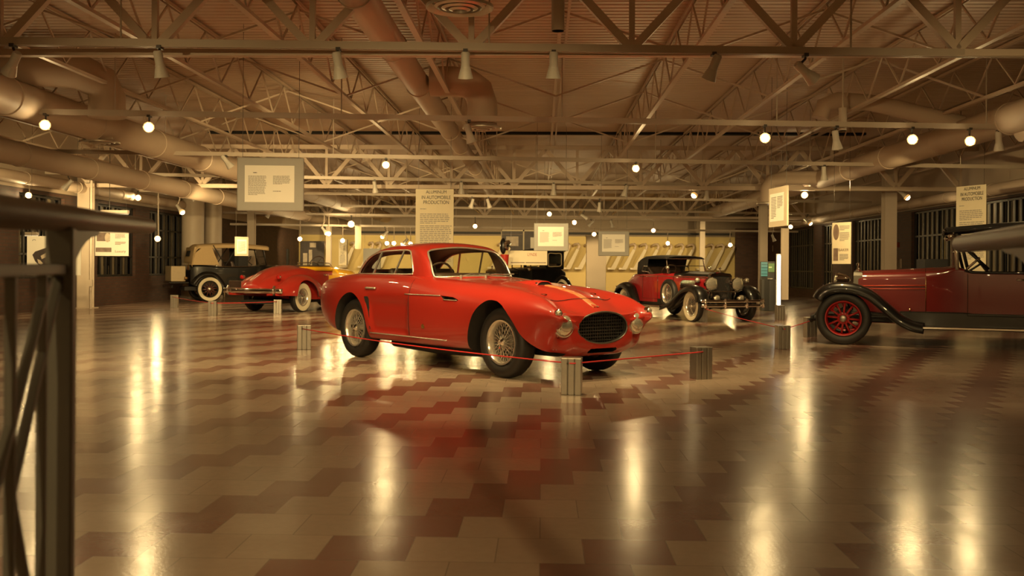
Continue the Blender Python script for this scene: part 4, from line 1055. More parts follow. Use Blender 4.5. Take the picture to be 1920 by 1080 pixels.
    mb.tube([(-1.45, -.66, 1.73), (-1.45, 0, 1.78), (-1.45, .66, 1.73)], .024, 8); mb.build('canopy_rail', M_['black_paint'], t, smooth=True)
    for s in (1, -1):
        pipe('canopy_bow', t, M_['black_paint'], [(-3.1, s*.66, 1.14), (-2.7, s*.67, 1.80)], .02); pipe('canopy_bow', t, M_['black_paint'], [(-3.1, s*.66, 1.14), (-4.1, s*.66, 1.82)], .02)
        pipe('canopy_clasp', t, M_['chrome'], [(-2.58, s*.69, 1.77), (-2.58, s*.70, 1.70)], .014)
    for i, dx in enumerate((0,)):
        pipe('hood_strut', t, M_['black_paint'], [(-1.66, .60, 1.52), (-2.02, .62, 1.17)], .022); pipe('hood_strut', t, M_['chrome'], [(-1.72, .60, 1.17), (-1.90, .62, 1.34)], .018)
    steering(t, (-1.98, -.28, 1.26), .21, 0, (-1, 0, .7))
    for (x, s) in ((0, 1), (0, -1), (-3.5, 1), (-3.5, -1)): wheel(t, (x, s*.66, .405), .405, .15, 'wood_red', s, rimR=.265, nsp=12)
    pipe('felloe_bolts', t, M_['alu'], [(-4.1, 0, .5), (-4.2, 0, .5)], .02)
    return t
M_['stripe_red'] = mat('orange red coach line', (0.50, 0.06, 0.03), .4, var=.05)
maroon_tourer()

def black_red_roadster():
    FRw = G(1300, 603.5); fwd = V((.34, -.94, 0)).normalized(); left = V((-fwd.y, fwd.x, 0)); S = .82
    org = FRw + left*.74*S
    t = thing('roadster', 'black and dark red classic roadster with whitewall wire wheels and big chrome headlamps', 'car', org, math.atan2(fwd.y, fwd.x), scale=S)
    R_ = M_['maroon2']; K = M_['black_paint']; WB = 3.6
    loft('chassis', t, M_['under'], [(.55, .42, .34, .46, .02, 0), (-4.2, .42, .34, .46, .02, 0)])
    loft('hood', t, R_, interp([(-.02, .30, .55, 1.16, .12, .05), (-.7, .38, .52, 1.17, .12, .05), (-1.45, .48, .50, 1.18, .12, .05)], 14))
    loft('hood_top', t, K, interp([(-.03, .29, 1.08, 1.165, .06, .055), (-.7, .37, 1.09, 1.175, .06, .055), (-1.46, .47, 1.10, 1.19, .07, .055)], 12))
    loft('body', t, R_, interp([(-1.455, .485, .42, 1.16, .10, .04), (-1.75, .60, .40, 1.18, .08, .03), (-2.3, .68, .40, 1.15, .06, .0), (-2.9, .70, .40, 1.14, .06, .0), (-3.4, .66, .44, 1.13, .12, .04), (-3.9, .56, .50, 1.04, .18, .06), (-4.3, .44, .55, .90, .18, .05), (-4.5, .30, .60, .76, .10, .02)], 50))
    loft('rear_deck', t, K, interp([(-3.0, .60, 1.05, 1.165, .06, .03), (-3.5, .56, 1.03, 1.15, .08, .05), (-4.0, .44, .92, 1.06, .08, .05), (-4.4, .30, .80, .90, .06, .02)], 20))
    radiator(t, .03, .30, .52, 1.19, M_['chrome'])
    tpr = lambda f: .75+.25*math.sin(PI*min(1, f*1.5+.2)/1.0) if f < .5 else 1.0
    for s in (1, -1):
        fender('front_fender', t, K, [(.47, .50), (.42, .66), (.27, .785), (.05, .83), (-.20, .81), (-.45, .73), (-.75, .57), (-1.10, .40), (-1.45, .31)], s*.73, .36, .065, .09)
        fender('rear_fender', t, K, [(-2.95, .34), (-3.08, .54), (-3.25, .73), (-3.5, .83), (-3.75, .83), (-3.98, .74), (-4.12, .60), (-4.25, .44)], s*.75, .36, .07, .09)
        boxp('running_board', t, K, (-2.2, s*.75, .32), (1.6, .34, .05), .015); boxp('board_trim', t, M_['chrome'], (-2.2, s*.925, .325), (1.6, .014, .03), .004)
        boxp('splash_apron', t, K, (-2.2, s*.62, .41), (1.7, .06, .2), .02)
        headlamp(t, (.20, s*.37, .93), .165, .26, (1, 0, 0), M_['chrome'])
        headlamp(t, (.40, s*.34, .58), .085, .12, (1, 0, 0), M_['chrome'], 'fog_lamp')
        headlamp(t, (.10, s*.70, 1.02), .06, .1, (1, 0, 0), M_['chrome'], 'fender_lamp')
        mb = MB(); mb.tube([(.14, s*.37, .80), (.10, s*.37, .66), (0, s*.37, .5)], .022, 8); mb.build('lamp_bracket', M_['chrome'], t, smooth=True)
        # exhaust tubes out of the hood side
        pp = part('exhaust_pipe', t, (0, 0, 0)); mb = MB()
        for k in range(12): x = -.35-.06*k; mb.tube([(x, s*.32, .985), (x-.01, s*.45, .99), (x-.02, s*.50, .95), (x-.03, s*.50, .80)], .024, 8)
        mb.build('flex_tube', M_['chrome'], pp, smooth=True)
        wheel(t, (-1.12, s*.80, .66), .37, .15, 'wire', s, rimR=.25, name='spare_wheel', nsp=24)
        seam('hood_seam', t, [(-1.45, s*.492, .6), (-1.45, s*.492, 1.1)], .006, M_['chrome']); seam('door_seam', t, [(-2.0, s*.655, 1.12), (-2.0, s*.66, .50), (-2.75, s*.705, .50), (-2.75, s*.705, 1.12)], .004)
        pipe('belt_moulding', t, M_['chrome'], [(-.05, s*.31, 1.075), (-.7, s*.388, 1.085), (-1.45, s*.49, 1.095), (-1.75, s*.605, 1.10), (-2.3, s*.685, 1.09), (-2.95, s*.705, 1.08)], .009)
        pipe('spring_horn', t, K, [(0, s*.42, .46), (.45, s*.42, .46), (.60, s*.42, .40)], .04); headlamp(t, (-1.55, s*.62, 1.32), .05, .08, (1, 0, 0), M_['chrome'], 'cowl_lamp')
    # double bar bumper with chrome loops
    bp = part('bumper', t, (.72, 0, .47))
    for z in (-.055, .055):
        mb = MB(); mb.grid([[(-.09*(y/.9)**2*1.2+.01*math.cos(a), y, z+.035*math.sin(a)) for a in [2*PI*j/10 for j in range(10)]] for y in [lerp(-.88, .88, i/30) for i in range(31)]], closed=True, cap0=True, cap1=True); mb.build('bumper_bar', M_['chrome'], bp, smooth=True)
    for y in (-.80, -.30, .30, .80):
        mb = MB(); mb.tube([(-.10*(y/.9)**2+.02, y, -.11), (-.10*(y/.9)**2+.035, y, 0), (-.10*(y/.9)**2+.02, y, .11)], .03, 8); mb.build('bumper_guard', M_['chrome'], bp, smooth=True)
    mb = MB()
    for s in (1, -1): mb.tube([(-.02, s*.42, 0), (-.30, s*.42, 0)], .03, 8)
    mb.build('bumper_arm', K, bp)
    pipe('tie_bar', t, M_['chrome'], [(.16, -.66, .80), (.20, -.36, .74), (.20, .36, .74), (.16, .66, .80)], .018)
    boxp('gravel_apron', t, K, (.45, 0, .50), (.30, .76, .10), .03); springs(t, (0, -3.6), .52, .42)
    for k in (-1, 1): headlamp(t, (.46, k*.085, .50), .045, .05, (1, 0, 0), M_['chrome'], 'horn')
    windscreen(t, -1.62, .56, 1.18, 1.56, .12, M_['chrome'], .02)
    # soft top with closed quarters
    rows = []
    for i in range(30):
        x = lerp(-1.68, -3.25, i/29); f = i/29
        zt = 1.60+.03*math.sin(PI*f) - .30*max(0, f-.80)**1.5*4; w = lerp(.56, .60, f)
        zb = 1.545 if f < .62 else lerp(1.545, 1.14, min(1, (f-.62)/.10))
        rows.append([(x, w, min(zb, zt-.03)), (x, w, lerp(min(zb, zt-.03), zt-.05, .5)), (x, w*.97, zt-.045), (x, w*.85, zt-.008), (x, w*.5, zt+.015), (x, 0, zt+.02), (x, -w*.5, zt+.015), (x, -w*.85, zt-.008), (x, -w*.97, zt-.045), (x, -w, lerp(min(zb, zt-.03), zt-.05, .5)), (x, -w, min(zb, zt-.03))])
    rows.append([(x-.03, y*.98, 1.14) for (x, y, z) in rows[-1]])
    mb = MB(); mb.grid(rows); mb.build('soft_top', M_['black_canvas'], t, angle=50, solid=.02)
    for s in (1, -1):
        mb = MB(); mb.tube([(-2.55, s*.61, 1.2), (-2.62, s*.62, 1.35), (-2.85, s*.62, 1.36), (-2.95, s*.62, 1.22)], .012, 6, closed=True); mb.build('quarter_window', M_['chrome'], t)
    boxp('cockpit_floor', t, M_['leather'], (-2.35, 0, 1.145), (1.1, 1.1, .02)); seat_row(t, -2.6, .52, .85, .5, M_['leather']); steering(t, (-2.08, -.28, 1.24), .2, 0, (-1, 0, .8))
    for (x, s) in ((0, 1), (0, -1), (-WB, 1), (-WB, -1)): wheel(t, (x, s*.74, .39), .39, .17, 'wire', s, rimR=.245, whitewall=True, nsp=26, yaw=0)
    for s in (1, -1): pipe('rear_bumper', t, M_['chrome'], [(-4.5, s*.25, .5), (-4.52, s*.6, .5), (-4.3, s*.9, .5)], .035); headlamp(t, (-4.2, s*.75, .75), .05, .08, (-1, 0, 0), M_['chrome'], 'tail_lamp')
    mb = MB()
    for k in range(6): y = lerp(-.3, .3, k/5); mb.bar((-4.42, y, .90), (-4.0, y, 1.11), .015, .03)
    for k in range(3): x = lerp(-4.38, -4.05, k/2); mb.bar((x, -.32, lerp(.93, 1.10, k/2)), (x, .32, lerp(.93, 1.10, k/2)), .015, .02)
    mb.build('luggage_rack', M_['chrome'], t)
    return t
M_['maroon2'] = paint('glossy deep crimson car paint', (0.33, 0.012, 0.016))
black_red_roadster()

def black_tourer():
    RRw = G(393, 566); fwd = V((.87, .49, 0)).normalized(); left = V((-fwd.y, fwd.x, 0)); S = .88; WB = 3.25
    org = RRw + fwd*WB*S + left*.66*S
    t = thing('touring_car', 'black vintage touring car with cream fabric top and whitewall spoked wheels, at left', 'car', org, math.atan2(fwd.y, fwd.x), scale=S)
    K = M_['black_paint']; CV = M_['canvas']
    loft('chassis', t, M_['under'], [(.5, .40, .36, .50, .02, 0), (-4.0, .40, .36, .50, .02, 0)])
    loft('hood', t, K, interp([(-.10, .30, .55, 1.17, .10, .04), (-.6, .36, .52, 1.18, .11, .04), (-1.15, .46, .50, 1.20, .12, .04)], 10))
    loft('body', t, K, interp([(-1.155, .465, .48, 1.20, .10, .04), (-1.5, .60, .46, 1.22, .06, .02), (-2.2, .66, .46, 1.16, .05, .0), (-2.9, .68, .46, 1.16, .05, .0), (-3.3, .68, .48, 1.20, .07, .01), (-3.7, .64, .52, 1.22, .08, .02), (-3.85, .56, .60, 1.18, .10, .02)], 40))
    radiator(t, -.05, .30, .55, 1.2, M_['chrome'])
    for s in (1, -1):
        fender('front_fender', t, K, [(.45, .66), (.36, .84), (.12, .95), (-.15, .94), (-.45, .80), (-.75, .56), (-1.05, .38)], s*.66, .30, .05, .06)
        fender('rear_fender', t, K, [(-2.72, .38), (-2.85, .62), (-3.05, .86), (-3.25, .93), (-3.45, .92), (-3.65, .80), (-3.80, .60)], s*.66, .32, .06, .07)
        boxp('running_board', t, K, (-1.9, s*.66, .35), (1.8, .30, .045), .012); boxp('splash_apron', t, K, (-1.9, s*.54, .44), (1.9, .06, .2), .02)
        headlamp(t, (.12, s*.34, 1.0), .12, .18, (1, 0, 0), M_['chrome']); pipe('belt_moulding', t, M_['chrome'], [(-1.6, s*.625, 1.19), (-2.2, s*.67, 1.165), (-2.9, s*.69, 1.165), (-3.3, s*.69, 1.2)], .01)
        seam('door_seam', t, [(-1.7, s*.64, 1.15), (-1.7, s*.65, .55), (-2.3, s*.675, .55), (-2.3, s*.675, 1.12)], .004); pipe('door_handle', t, M_['chrome'], [(-2.2, s*.685, 1.0), (-2.1, s*.695, 1.0)], .012)
        pipe('top_bow', t, M_['under'], [(-2.75, s*.67, 1.2), (-3.15, s*.68, 1.86)], .018); pipe('top_bow', t, M_['under'], [(-2.75, s*.67, 1.2), (-2.35, s*.67, 1.84)], .018)
        boxp('side_pillar', t, K, (-2.15, s*.64, 1.50), (.32, .03, .66), .01)
    windscreen(t, -1.35, .56, 1.22, 1.78, .12, K, .02)
    rows = []
    for i in range(40):
        f = i/39
        if f < .72: x = lerp(-1.30, -3.55, f/.72); zt = 1.82+.08*math.sin(PI*min(1, f/.72*.85+.05)); zb = zt-.12
        else: g = (f-.72)/.28; x = -3.55-.27*math.sin(g*PI/2); zt = 1.86-(.66)*(1-math.cos(g*PI/2)); zb = max(1.20-.0, zt-.1)
        w = .68
        rows.append([(x, w, zb), (x, w, zt-.05), (x, w*.95, zt-.012), (x, w*.6, zt+.03), (x, 0, zt+.045), (x, -w*.6, zt+.03), (x, -w*.95, zt-.012), (x, -w, zt-.05), (x, -w, zb)])
    mb = MB(); mb.grid(rows); mb.build('fabric_top', CV, t, angle=45, solid=.02)
    for s in (1, -1):
        mb = MB(); o = [(-2.95, 1.215), (-3.80, 1.215), (-3.80, 1.30), (-3.72, 1.60), (-3.5, 1.80), (-3.2, 1.82), (-3.12, 1.6)]
        mb.prism(o, lambda a, b: (a, s*.665, b), lambda a, b: (a, s*.69, b)); mb.build('side_curtain', CV, t)
    rc = MB(); rc.hexa([(-3.80, -.66, 1.21), (-3.84, -.66, 1.21), (-3.84, .66, 1.21), (-3.80, .66, 1.21), (-3.68, -.66, 1.80), (-3.74, -.66, 1.80), (-3.74, .66, 1.80), (-3.68, .66, 1.80)]); rc.build('rear_curtain', CV, t)
    mb = MB(); mb.hexa([(-3.825, -.24, 1.50), (-3.85, -.24, 1.50), (-3.85, .24, 1.50), (-3.825, .24, 1.50), (-3.785, -.24, 1.68), (-3.81, -.24, 1.68), (-3.81, .24, 1.68), (-3.785, .24, 1.68)]); mb.build('rear_window', M_['hole'], t)
    boxp('luggage_trunk', t, M_['trunk'], (-4.22, 0, .92), (.46, 1.02, .50), .02)
    boxp('trunk_rack', t, K, (-4.2, 0, .63), (.62, 1.1, .05), .01)
    for k in range(7): boxp('rail_slat', t, M_['chrome'], (-3.90, lerp(-.50, .50, k/6), 1.16), (.012, .012, .22), 0)
    pipe('tail_lamp', t, M_['brass'], [(-3.95, -.66, .78), (-4.06, -.66, .78)], .05); boxp('rear_bumper', t, K, (-4.45, 0, .50), (.06, 1.5, .09), .02)
    seat_row(t, -2.2, .52, .85, .5, M_['leather']); seat_row(t, -3.3, .54, .86, .5, M_['leather']); steering(t, (-1.78, .28, 1.36), .2, 0, (-1, 0, .8)); springs(t, (0, -WB), .5, .42)
    for (x, s) in ((0, 1), (0, -1), (-WB, 1), (-WB, -1)): wheel(t, (x, s*.66, .42), .42, .14, 'wood_dark', s, rimR=.275, whitewall=True)
    return t
M_['trunk'] = mat('cream leather trunk', (0.46, 0.37, 0.23), .6, var=.08)
black_tourer()

def red_speedster():
    RRw = G(563, 585); RLw = G(475, 582.5); left = (RLw-RRw); left.z = 0; tr = left.length; left.normalize(); fwd = V((left.y, -left.x, 0)); WB = 2.95
    org = RRw + fwd*WB + left*(tr*.5-.02); hy = tr*.5-.02
    t = thing('speedster', 'red and yellow open speedster with flowing fenders and whitewall wheels, seen from behind', 'car', org, math.atan2(fwd.y, fwd.x))
    R_ = M_['red_paint']; Y = M_['yellow_paint']
    # central pontoon: tapering tail, cockpit, long hood
    st = [(.42, .20, .36, .66, .20, .04), (.30, .27, .32, .80, .22, .05), (0, .33, .28, .92, .22, .05), (-.6, .42, .26, .97, .22, .05), (-1.1, .50, .26, 1.00, .20, .04), (-1.6, .60, .26, 1.00, .16, .02), (-2.1, .64, .26, 1.00, .16, .03), (-2.6, .62, .27, 1.02, .22, .06), (-3.1, .54, .30, .96, .28, .07), (-3.5, .44, .36, .84, .28, .06), (-3.85, .32, .44, .68, .18, .04), (-3.95, .24, .48, .60, .08, .01)]
    bo = loft('body', t, R_, interp(st, 90), angle=60); bo.data.materials.append(Y)
    for f in bo.data.polygons:
        if f.center.x > -1.98+(f.center.z-.45)*1.05 and f.center.z > .34: f.material_index = 1
    loft('hood', t, Y, interp([(.36, .205, .60, .775, .10, .055), (0, .32, .66, .935, .16, .055), (-.6, .412, .72, .985, .17, .055), (-1.12, .495, .80, 1.012, .16, .045)], 20), angle=60)
    tp = lambda f: .55+.45*math.sin(PI*min(1, max(0, f))) 
    for s in (1, -1):
        # teardrop rear fender
        rows = []
        for i in range(26):
            f = i/25; x = lerp(-2.15, -3.92, f); a = math.sin(PI*min(1, (f*.92+.08))**.85); h = .30+.56*max(0, a)**.75; w = .10+.22*max(0, a)**.6; zb = lerp(.34, .40, f); yc = s*(hy-.06-.05*f)
            h = max(zb+.10, h*(1 if f < .5 else 1)); row = []
            for j in range(17):
                b = PI*j/16; row.append((x, yc-s*w*math.cos(b), zb+(h-zb)*math.sin(b)**.8))
            rows.append(row)
        mb = MB(); mb.grid(rows); mb.poly(rows[0]); mb.poly(rows[-1]); o = mb.build('rear_fender', R_, t, angle=60, solid=.02)
        cut = MB(); cut.cyl((-WB, s*(hy-.12), .34), (-WB, s*1.4, .34), .395, 40); cu = cut.build('cut', M_['under']); bpy.context.view_layer.update(); cu.matrix_world = t.matrix_world.copy(); boolean(o, cu); shade(o, 50)
        rows = []
        for i in range(26):
            f = i/25; x = lerp(.48, -1.75, f); a = max(0, math.sin(PI*min(1, (f*.86+.10)**.85))); h = .36+.50*a**.8; w = .09+.20*a**.6; zb = .36; yc = s*(hy-.05)
            rows.append([(x, yc-s*w*math.cos(PI*j/16), zb+(max(h, zb+.1)-zb)*math.sin(PI*j/16)**.8) for j in range(17)])
        mb = MB(); mb.grid(rows); mb.poly(rows[0]); mb.poly(rows[-1]); o = mb.build('front_fender', Y, t, angle=60, solid=.02)
        cut = MB(); cut.cyl((0, s*(hy-.12), .34), (0, s*1.4, .34), .40, 40); cu = cut.build('cut', M_['under']); bpy.context.view_layer.update(); cu.matrix_world = t.matrix_world.copy(); boolean(o, cu); shade(o, 50)
        headlamp(t, (.25, s*.46, .74), .10, .2, (1, 0, 0), M_['chrome'])
        tl = part('tail_lamp', t, (-3.62, s*.50, .80)); mb = MB(); mb.lathe([(.05, .0), (.04, -.08), (0, -.14)], 14, ax=(-1, 0, 0)); mb.build('lamp_bowl', M_['chrome'], tl, smooth=True); mb = MB(); mb.lathe([(.047, 0), (.03, .025), (0, .03)], 14, ax=(-1, 0, 0)); mb.build('lens', M_['ruby'], tl, smooth=True)
        pipe('sill_trim', t, M_['chrome'], [(-1.2, s*.63, .33), (-2.2, s*.66, .33)], .014)
        boxp('running_board', t, R_, (-1.75, s*.66, .30), (1.0, .22, .05), .02)
        pipe('door_handle', t, M_['chrome'], [(-2.02, s*.655, .85), (-1.90, s*.665, .85)], .014)
    # cockpit opening with yellow coaming
    ck = curve2([(-1.45, -.44), (-1.40, 0), (-1.45, .44), (-1.8, .52), (-2.25, .50), (-2.5, .34), (-2.56, 0), (-2.5, -.34), (-2.25, -.50), (-1.8, -.52)], 60, closed=True)
    mb = MB(); mb.prism(ck, lambda a, b: (a, b, 1.0), lambda a, b: (a, b, 1.035)); mb.build('cockpit_floor', M_['leather'], t)
    rows = [[(x*1.0, y, 1.0), (x-.0, y*1.20, 1.0-.05), (x, y*1.16, 1.03), (x, y*1.02, 1.055), (x, y*.96, 1.03)] for x, y in ck]; rows.append(rows[0])
    mb = MB(); mb.grid(rows); mb.build('coaming', Y, t, smooth=True)
    mb = MB(); mb.tube([(x, y, 1.06) for x, y in ck], .02, 8, closed=True); mb.build('cockpit_roll', M_['leather'], t, smooth=True)
    steering(t, (-1.72, -.26, 1.12), .2, 0, (-1, 0, .5))
    ws = pipe('windscreen', t, M_['chrome'], [(-1.38, -.50, 1.02), (-1.47, -.46, 1.13), (-1.45, 0, 1.16), (-1.47, .46, 1.13), (-1.38, .50, 1.02)], .012)
    mb = MB(); mb.poly([(-1.38, -.50, 1.02), (-1.38, .50, 1.02), (-1.47, .46, 1.13), (-1.45, 0, 1.16), (-1.47, -.46, 1.13)]); mb.build('glass_pane', M_['glass'], ws, recalc=False)
    mb = MB(); mb.grid([[(-3.98+.10*(y/.8)**2+.02*math.cos(a), y, .50+.055*math.sin(a)) for a in [2*PI*j/12 for j in range(12)]] for y in [lerp(-.80, .80, i/24) for i in range(25)]], closed=True, cap0=True, cap1=True); mb.build('rear_bumper', M_['chrome'], t, smooth=True)
    for y in (-.62, .62): pipe('bumper_guard', t, M_['chrome'], [(-3.92, y, .42), (-3.99, y, .50), (-3.92, y, .60)], .035)
    boxp('number_plate', t, M_['chrome'], (-3.95, .42, .64), (.02, .34, .16), .006)
    mb = MB(); mb.box((-1.7, 0, .24), (4.0, .9, .08)); mb.build('chassis', M_['under'], t); springs(t, (0, -WB), .4, .34)
    for (x, s) in ((0, 1), (0, -1), (-WB, 1), (-WB, -1)): wheel(t, (x, s*hy, .345), .345, .17, 'wire', s, rimR=.20, whitewall=True, nsp=26)
    return t
M_['ruby'] = mat('red lamp glass', (0.35, 0.01, 0.01), .1, var=.05)
red_speedster()

def black_coupe():
    fwd = V((-.75, -.66, 0)).normalized(); left = V((-fwd.y, fwd.x, 0)); S = .85
    org = P(1050, 540, 31) + fwd*2.3 - left*.53; org.z = 0
    t = thing('antique_coupe', 'old black closed car with boxy cab and brass fittings, partly hidden behind the coupe hood', 'car', org, math.atan2(fwd.y, fwd.x), scale=S)
    K = M_['black_paint']; WB = 2.7
    loft('chassis', t, M_['under'], [(.4, .36, .40, .52, .02, 0), (-3.1, .36, .40, .52, .02, 0)])
    loft('hood', t, K, interp([(.0, .28, .60, 1.12, .08, .04), (-.9, .40, .58, 1.16, .10, .04)], 8)); loft('cowl', t, K, interp([(-.9, .42, .55, 1.18, .08, .04), (-1.4, .52, .52, 1.22, .06, .02)], 6))
    loft('body', t, K, interp([(-1.4, .54, .50, 1.22, .06, .0), (-2.0, .60, .50, 1.22, .05, .0), (-2.75, .60, .52, 1.20, .06, .0), (-3.05, .56, .62, 1.12, .12, .02)], 20))
    # cab: four posts, window frames and a curved roof
    cab = part('cab', t, (-2.42, 0, 1.2)); w = .58
    mb = MB()
    for x in (.36, -.44):
        for s in (1, -1): mb.box((x, s*w, .33), (.11, .06, .66))
    for z in (.03, .62):
        for s in (1, -1): mb.box((-.04, s*w, z), (.86, .06, .10))
        for x in (.36, -.44): mb.box((x, 0, z), (.06, 2*w, .10))
    mb.box((-.44, 0, .33), (.05, 2*w, .6)); mb.build('cab_frame', K, cab, bevel=.012)
    for s in (1, -1):
        mb = MB(); o = curve2([(.28, .10), (.30, .30), (.28, .55), (-.05, .56), (-.33, .55), (-.36, .30), (-.33, .12), (0, .09)], 40, closed=True); mb.tube([(a, s*(w+.032), b) for a, b in o], .018, 6, closed=True); fr = mb.build('window_frame', M_['trunk'], cab, smooth=True)
        mb = MB(); mb.poly([(a, s*w, b) for a, b in o]); mb.build('glass_pane', M_['glass'], fr, recalc=False)
    mb = MB(); mb.grid([[(x, y, .66+.08*(1-(y/.64)**2)*(1-((x+.04)/.56)**4)) for y in [lerp(-.64, .64, j/12) for j in range(13)]] for x in [lerp(.46, -.54, i/12) for i in range(13)]]); mb.build('cab_roof', M_['black_canvas'], cab, smooth=True, solid=.05)
    seat_row(t, -2.4, .45, .85, .55, M_['leather'])
    ws = part('windscreen', t, (-1.35, 0, 1.22)); mb = MB()
    for y in (-.5, 0, .5): mb.box((0, y, .12), (.03, .03, .24))
    for z in (.01, .24): mb.box((0, 0, z), (.03, 1.03, .03))
    mb.build('screen_frame', M_['brass'], ws)
    for s in (1, -1):
        fender('front_fender', t, K, [(.42, .72), (.2, .90), (-.1, .90), (-.4, .72), (-.7, .45)], s*.62, .26, .04, .05); fender('rear_fender', t, K, [(-2.2, .42), (-2.35, .70), (-2.6, .90), (-2.85, .90), (-3.1, .70), (-3.2, .5)], s*.64, .28, .05, .06)
        boxp('running_board', t, K, (-1.45, s*.62, .40), (1.5, .26, .04), .01); headlamp(t, (.16, s*.32, .92), .12, .2, (1, 0, 0), M_['brass']); headlamp(t, (-1.2, s*.60, 1.18), .06, .1, (1, 0, 0), M_['brass'], 'side_lamp')
        pipe('hand_rail', t, M_['brass'], [(-.1, s*.36, 1.0), (-.8, s*.43, 1.04)], .014)
    radiator(t, .06, .28, .58, 1.15, M_['brass']); springs(t, (0, -WB), .45, .45)
    for (x, s) in ((0, 1), (0, -1), (-WB, 1), (-WB, -1)): wheel(t, (x, s*.62, .43), .43, .13, 'wood_dark', s, rimR=.29, whitewall=True)
    return t
black_coupe()
# ---------- bollards and ropes ----------
def bollard(px, py, label, h=.31, yaw=.0):
    p = G(px, py); t = thing('bollard', label, 'bollard', p, yaw, 'low aluminium rope bollards')
    mb = MB()
    for i in range(3): mb.box(((i-1)*.058, 0, h/2), (.052, .15, h))
    mb.box((0, 0, h/2), (.16, .12, h-.004)); mb.build('post', M_['alu'], t, bevel=.004)
    mb = MB(); mb.box((0, 0, h-.004), (.172, .148, .012)); mb.build('top_cap', M_['alu'], t, bevel=.003)
    mb = MB(); mb.tube([(-.03, -.076, h-.03), (-.03, -.095, h-.035), (-.03, -.095, h-.05)], .006, 6); mb.build('rope_hook', M_['dark_metal'], t)
    return p
BO = [(1072, 739, 'nearest aluminium bollard, in front of the red coupe nose'), (1314, 710, 'aluminium bollard right of the red coupe nose'), (570, 655, 'aluminium bollard left of the red coupe tail'),
      (1467, 654, 'aluminium bollard between the coupe and the dark red tourer'), (1317, 603, 'aluminium bollard in front of the black and red roadster whitewall wheel'), (399, 592, 'aluminium bollard in front of the black touring car whitewall'),
      (521, 588, 'aluminium bollard between the wheels of the red speedster'), (284, 562, 'far aluminium bollard by the left brick wall'), (327, 577, 'aluminium bollard behind the touring car trunk'),
      (416, 557, 'far aluminium bollard partly behind the touring car'), (1519, 632, 'aluminium bollard left of the tourer front wheel'), (1462, 600, 'far aluminium bollard under the bright light strip')]
bp = {}
for px, py, lab in BO: bp[px] = bollard(px, py, lab, yaw={1072: -.15, 1314: .3, 570: .25}.get(px, .1))
def rope(name_lab, p, q, sag=.02, z=.27):
    mb = MB(); mb.tube([(lerp(p.x, q.x, i/16), lerp(p.y, q.y, i/16), z-sag*math.sin(PI*i/16)) for i in range(17)], .0065, 6)
    o = mb.build('rope', M_['rope'], smooth=True); tag(o, name_lab, 'rope', 'red barrier ropes')
tw = V((0, -.1, 0))
rope('red rope running from the coupe tail bollard to the one before its nose', bp[570]+tw, bp[1072]+tw, .03)
rope('red rope stretched right of the coupe nose', bp[1072]+tw, bp[1314]+tw, .0)
rope('red rope in front of the dark red tourer wheels', bp[1519]+tw, V((7.6, 12.9, 0)), .02, .30)
rope('red rope from the wall side bollard to the one behind the speedster', bp[399]+tw, bp[521]+tw, .01)
rope('red rope from the left column side towards the trunk of the touring car', bp[327]+tw, bp[399]+tw, .01)
rope('far red rope in front of the black and red roadster', bp[1317]+tw, bp[1467]+tw, .01)
rope('red rope between the two bollards before the tourer', bp[1467]+tw, bp[1519]+tw, .0)
# ---------- hanging boards, banners and posters ----------
def board(name, label, cat, x0, y0, x1, y1, dep, yaw=0.0, m='panel', th=.03, wires=True, group=None, round_=0.0, stretch=None):
    c = P((x0+x1)/2, (y0+y1)/2, dep); k = dep/F; w = (x1-x0)*k/max(.3, math.cos(yaw-math.atan2(c.x, c.y)*0)); h = (y1-y0)*k
    if stretch: w = stretch
    t = thing(name, label, cat, c, yaw, group); t['_w'] = w; t['_h'] = h
    mb = MB(); mb.box((0, 0, 0), (w, th, h)); mb.build('board', M_[m], t, bevel=round_ or .004, segs=4 if round_ else 2)
    if wires:
        for s in (-1, 1): mb = MB(); mb.tube([(s*w*.42, 0, h/2-.01), (s*w*.42, 0, max(h/2+.1, DECK-c.z))], .003, 5); mb.build('hanging_wire', M_['dark_metal'], t)
    t['_y'] = -th/2
    return t
def patch(t, name, fx0, fy0, fx1, fy1, m, lift=.002, th=.002):
    w, h, y = t['_w'], t['_h'], t['_y']; mb = MB()
    mb.box(((fx0+fx1)/2*w-w/2, y-lift, h/2-(fy0+fy1)/2*h), ((fx1-fx0)*w, th, (fy1-fy0)*h)); return mb.build(name, M_[m] if isinstance(m, str) else m, t)
def lines(t, fx0, fy0, fx1, fy1, n, m='greyink', lift=.005, ragged=.12, name='body_text', gap=.5):
    w, h, y = t['_w'], t['_h'], t['_y']; mb = MB(); r = random.Random(int(fx0*991+n))
    for i in range(n):
        a, b = fy0+(fy1-fy0)*i/n, fy0+(fy1-fy0)*(i+gap)/n; x = fx0
        end = fx1-(fx1-fx0)*r.random()*ragged if i < n-1 else fx0+(fx1-fx0)*.5
        while x < end:
            e = min(end, x+(fx1-fx0)*(.05+.12*r.random())); mb.box(((x+e)/2*w-w/2, y-lift, h/2-(a+b)/2*h), ((e-x)*w, .001, (b-a)*h)); x = e+(fx1-fx0)*.02
    return mb.build(name, M_[m], t)
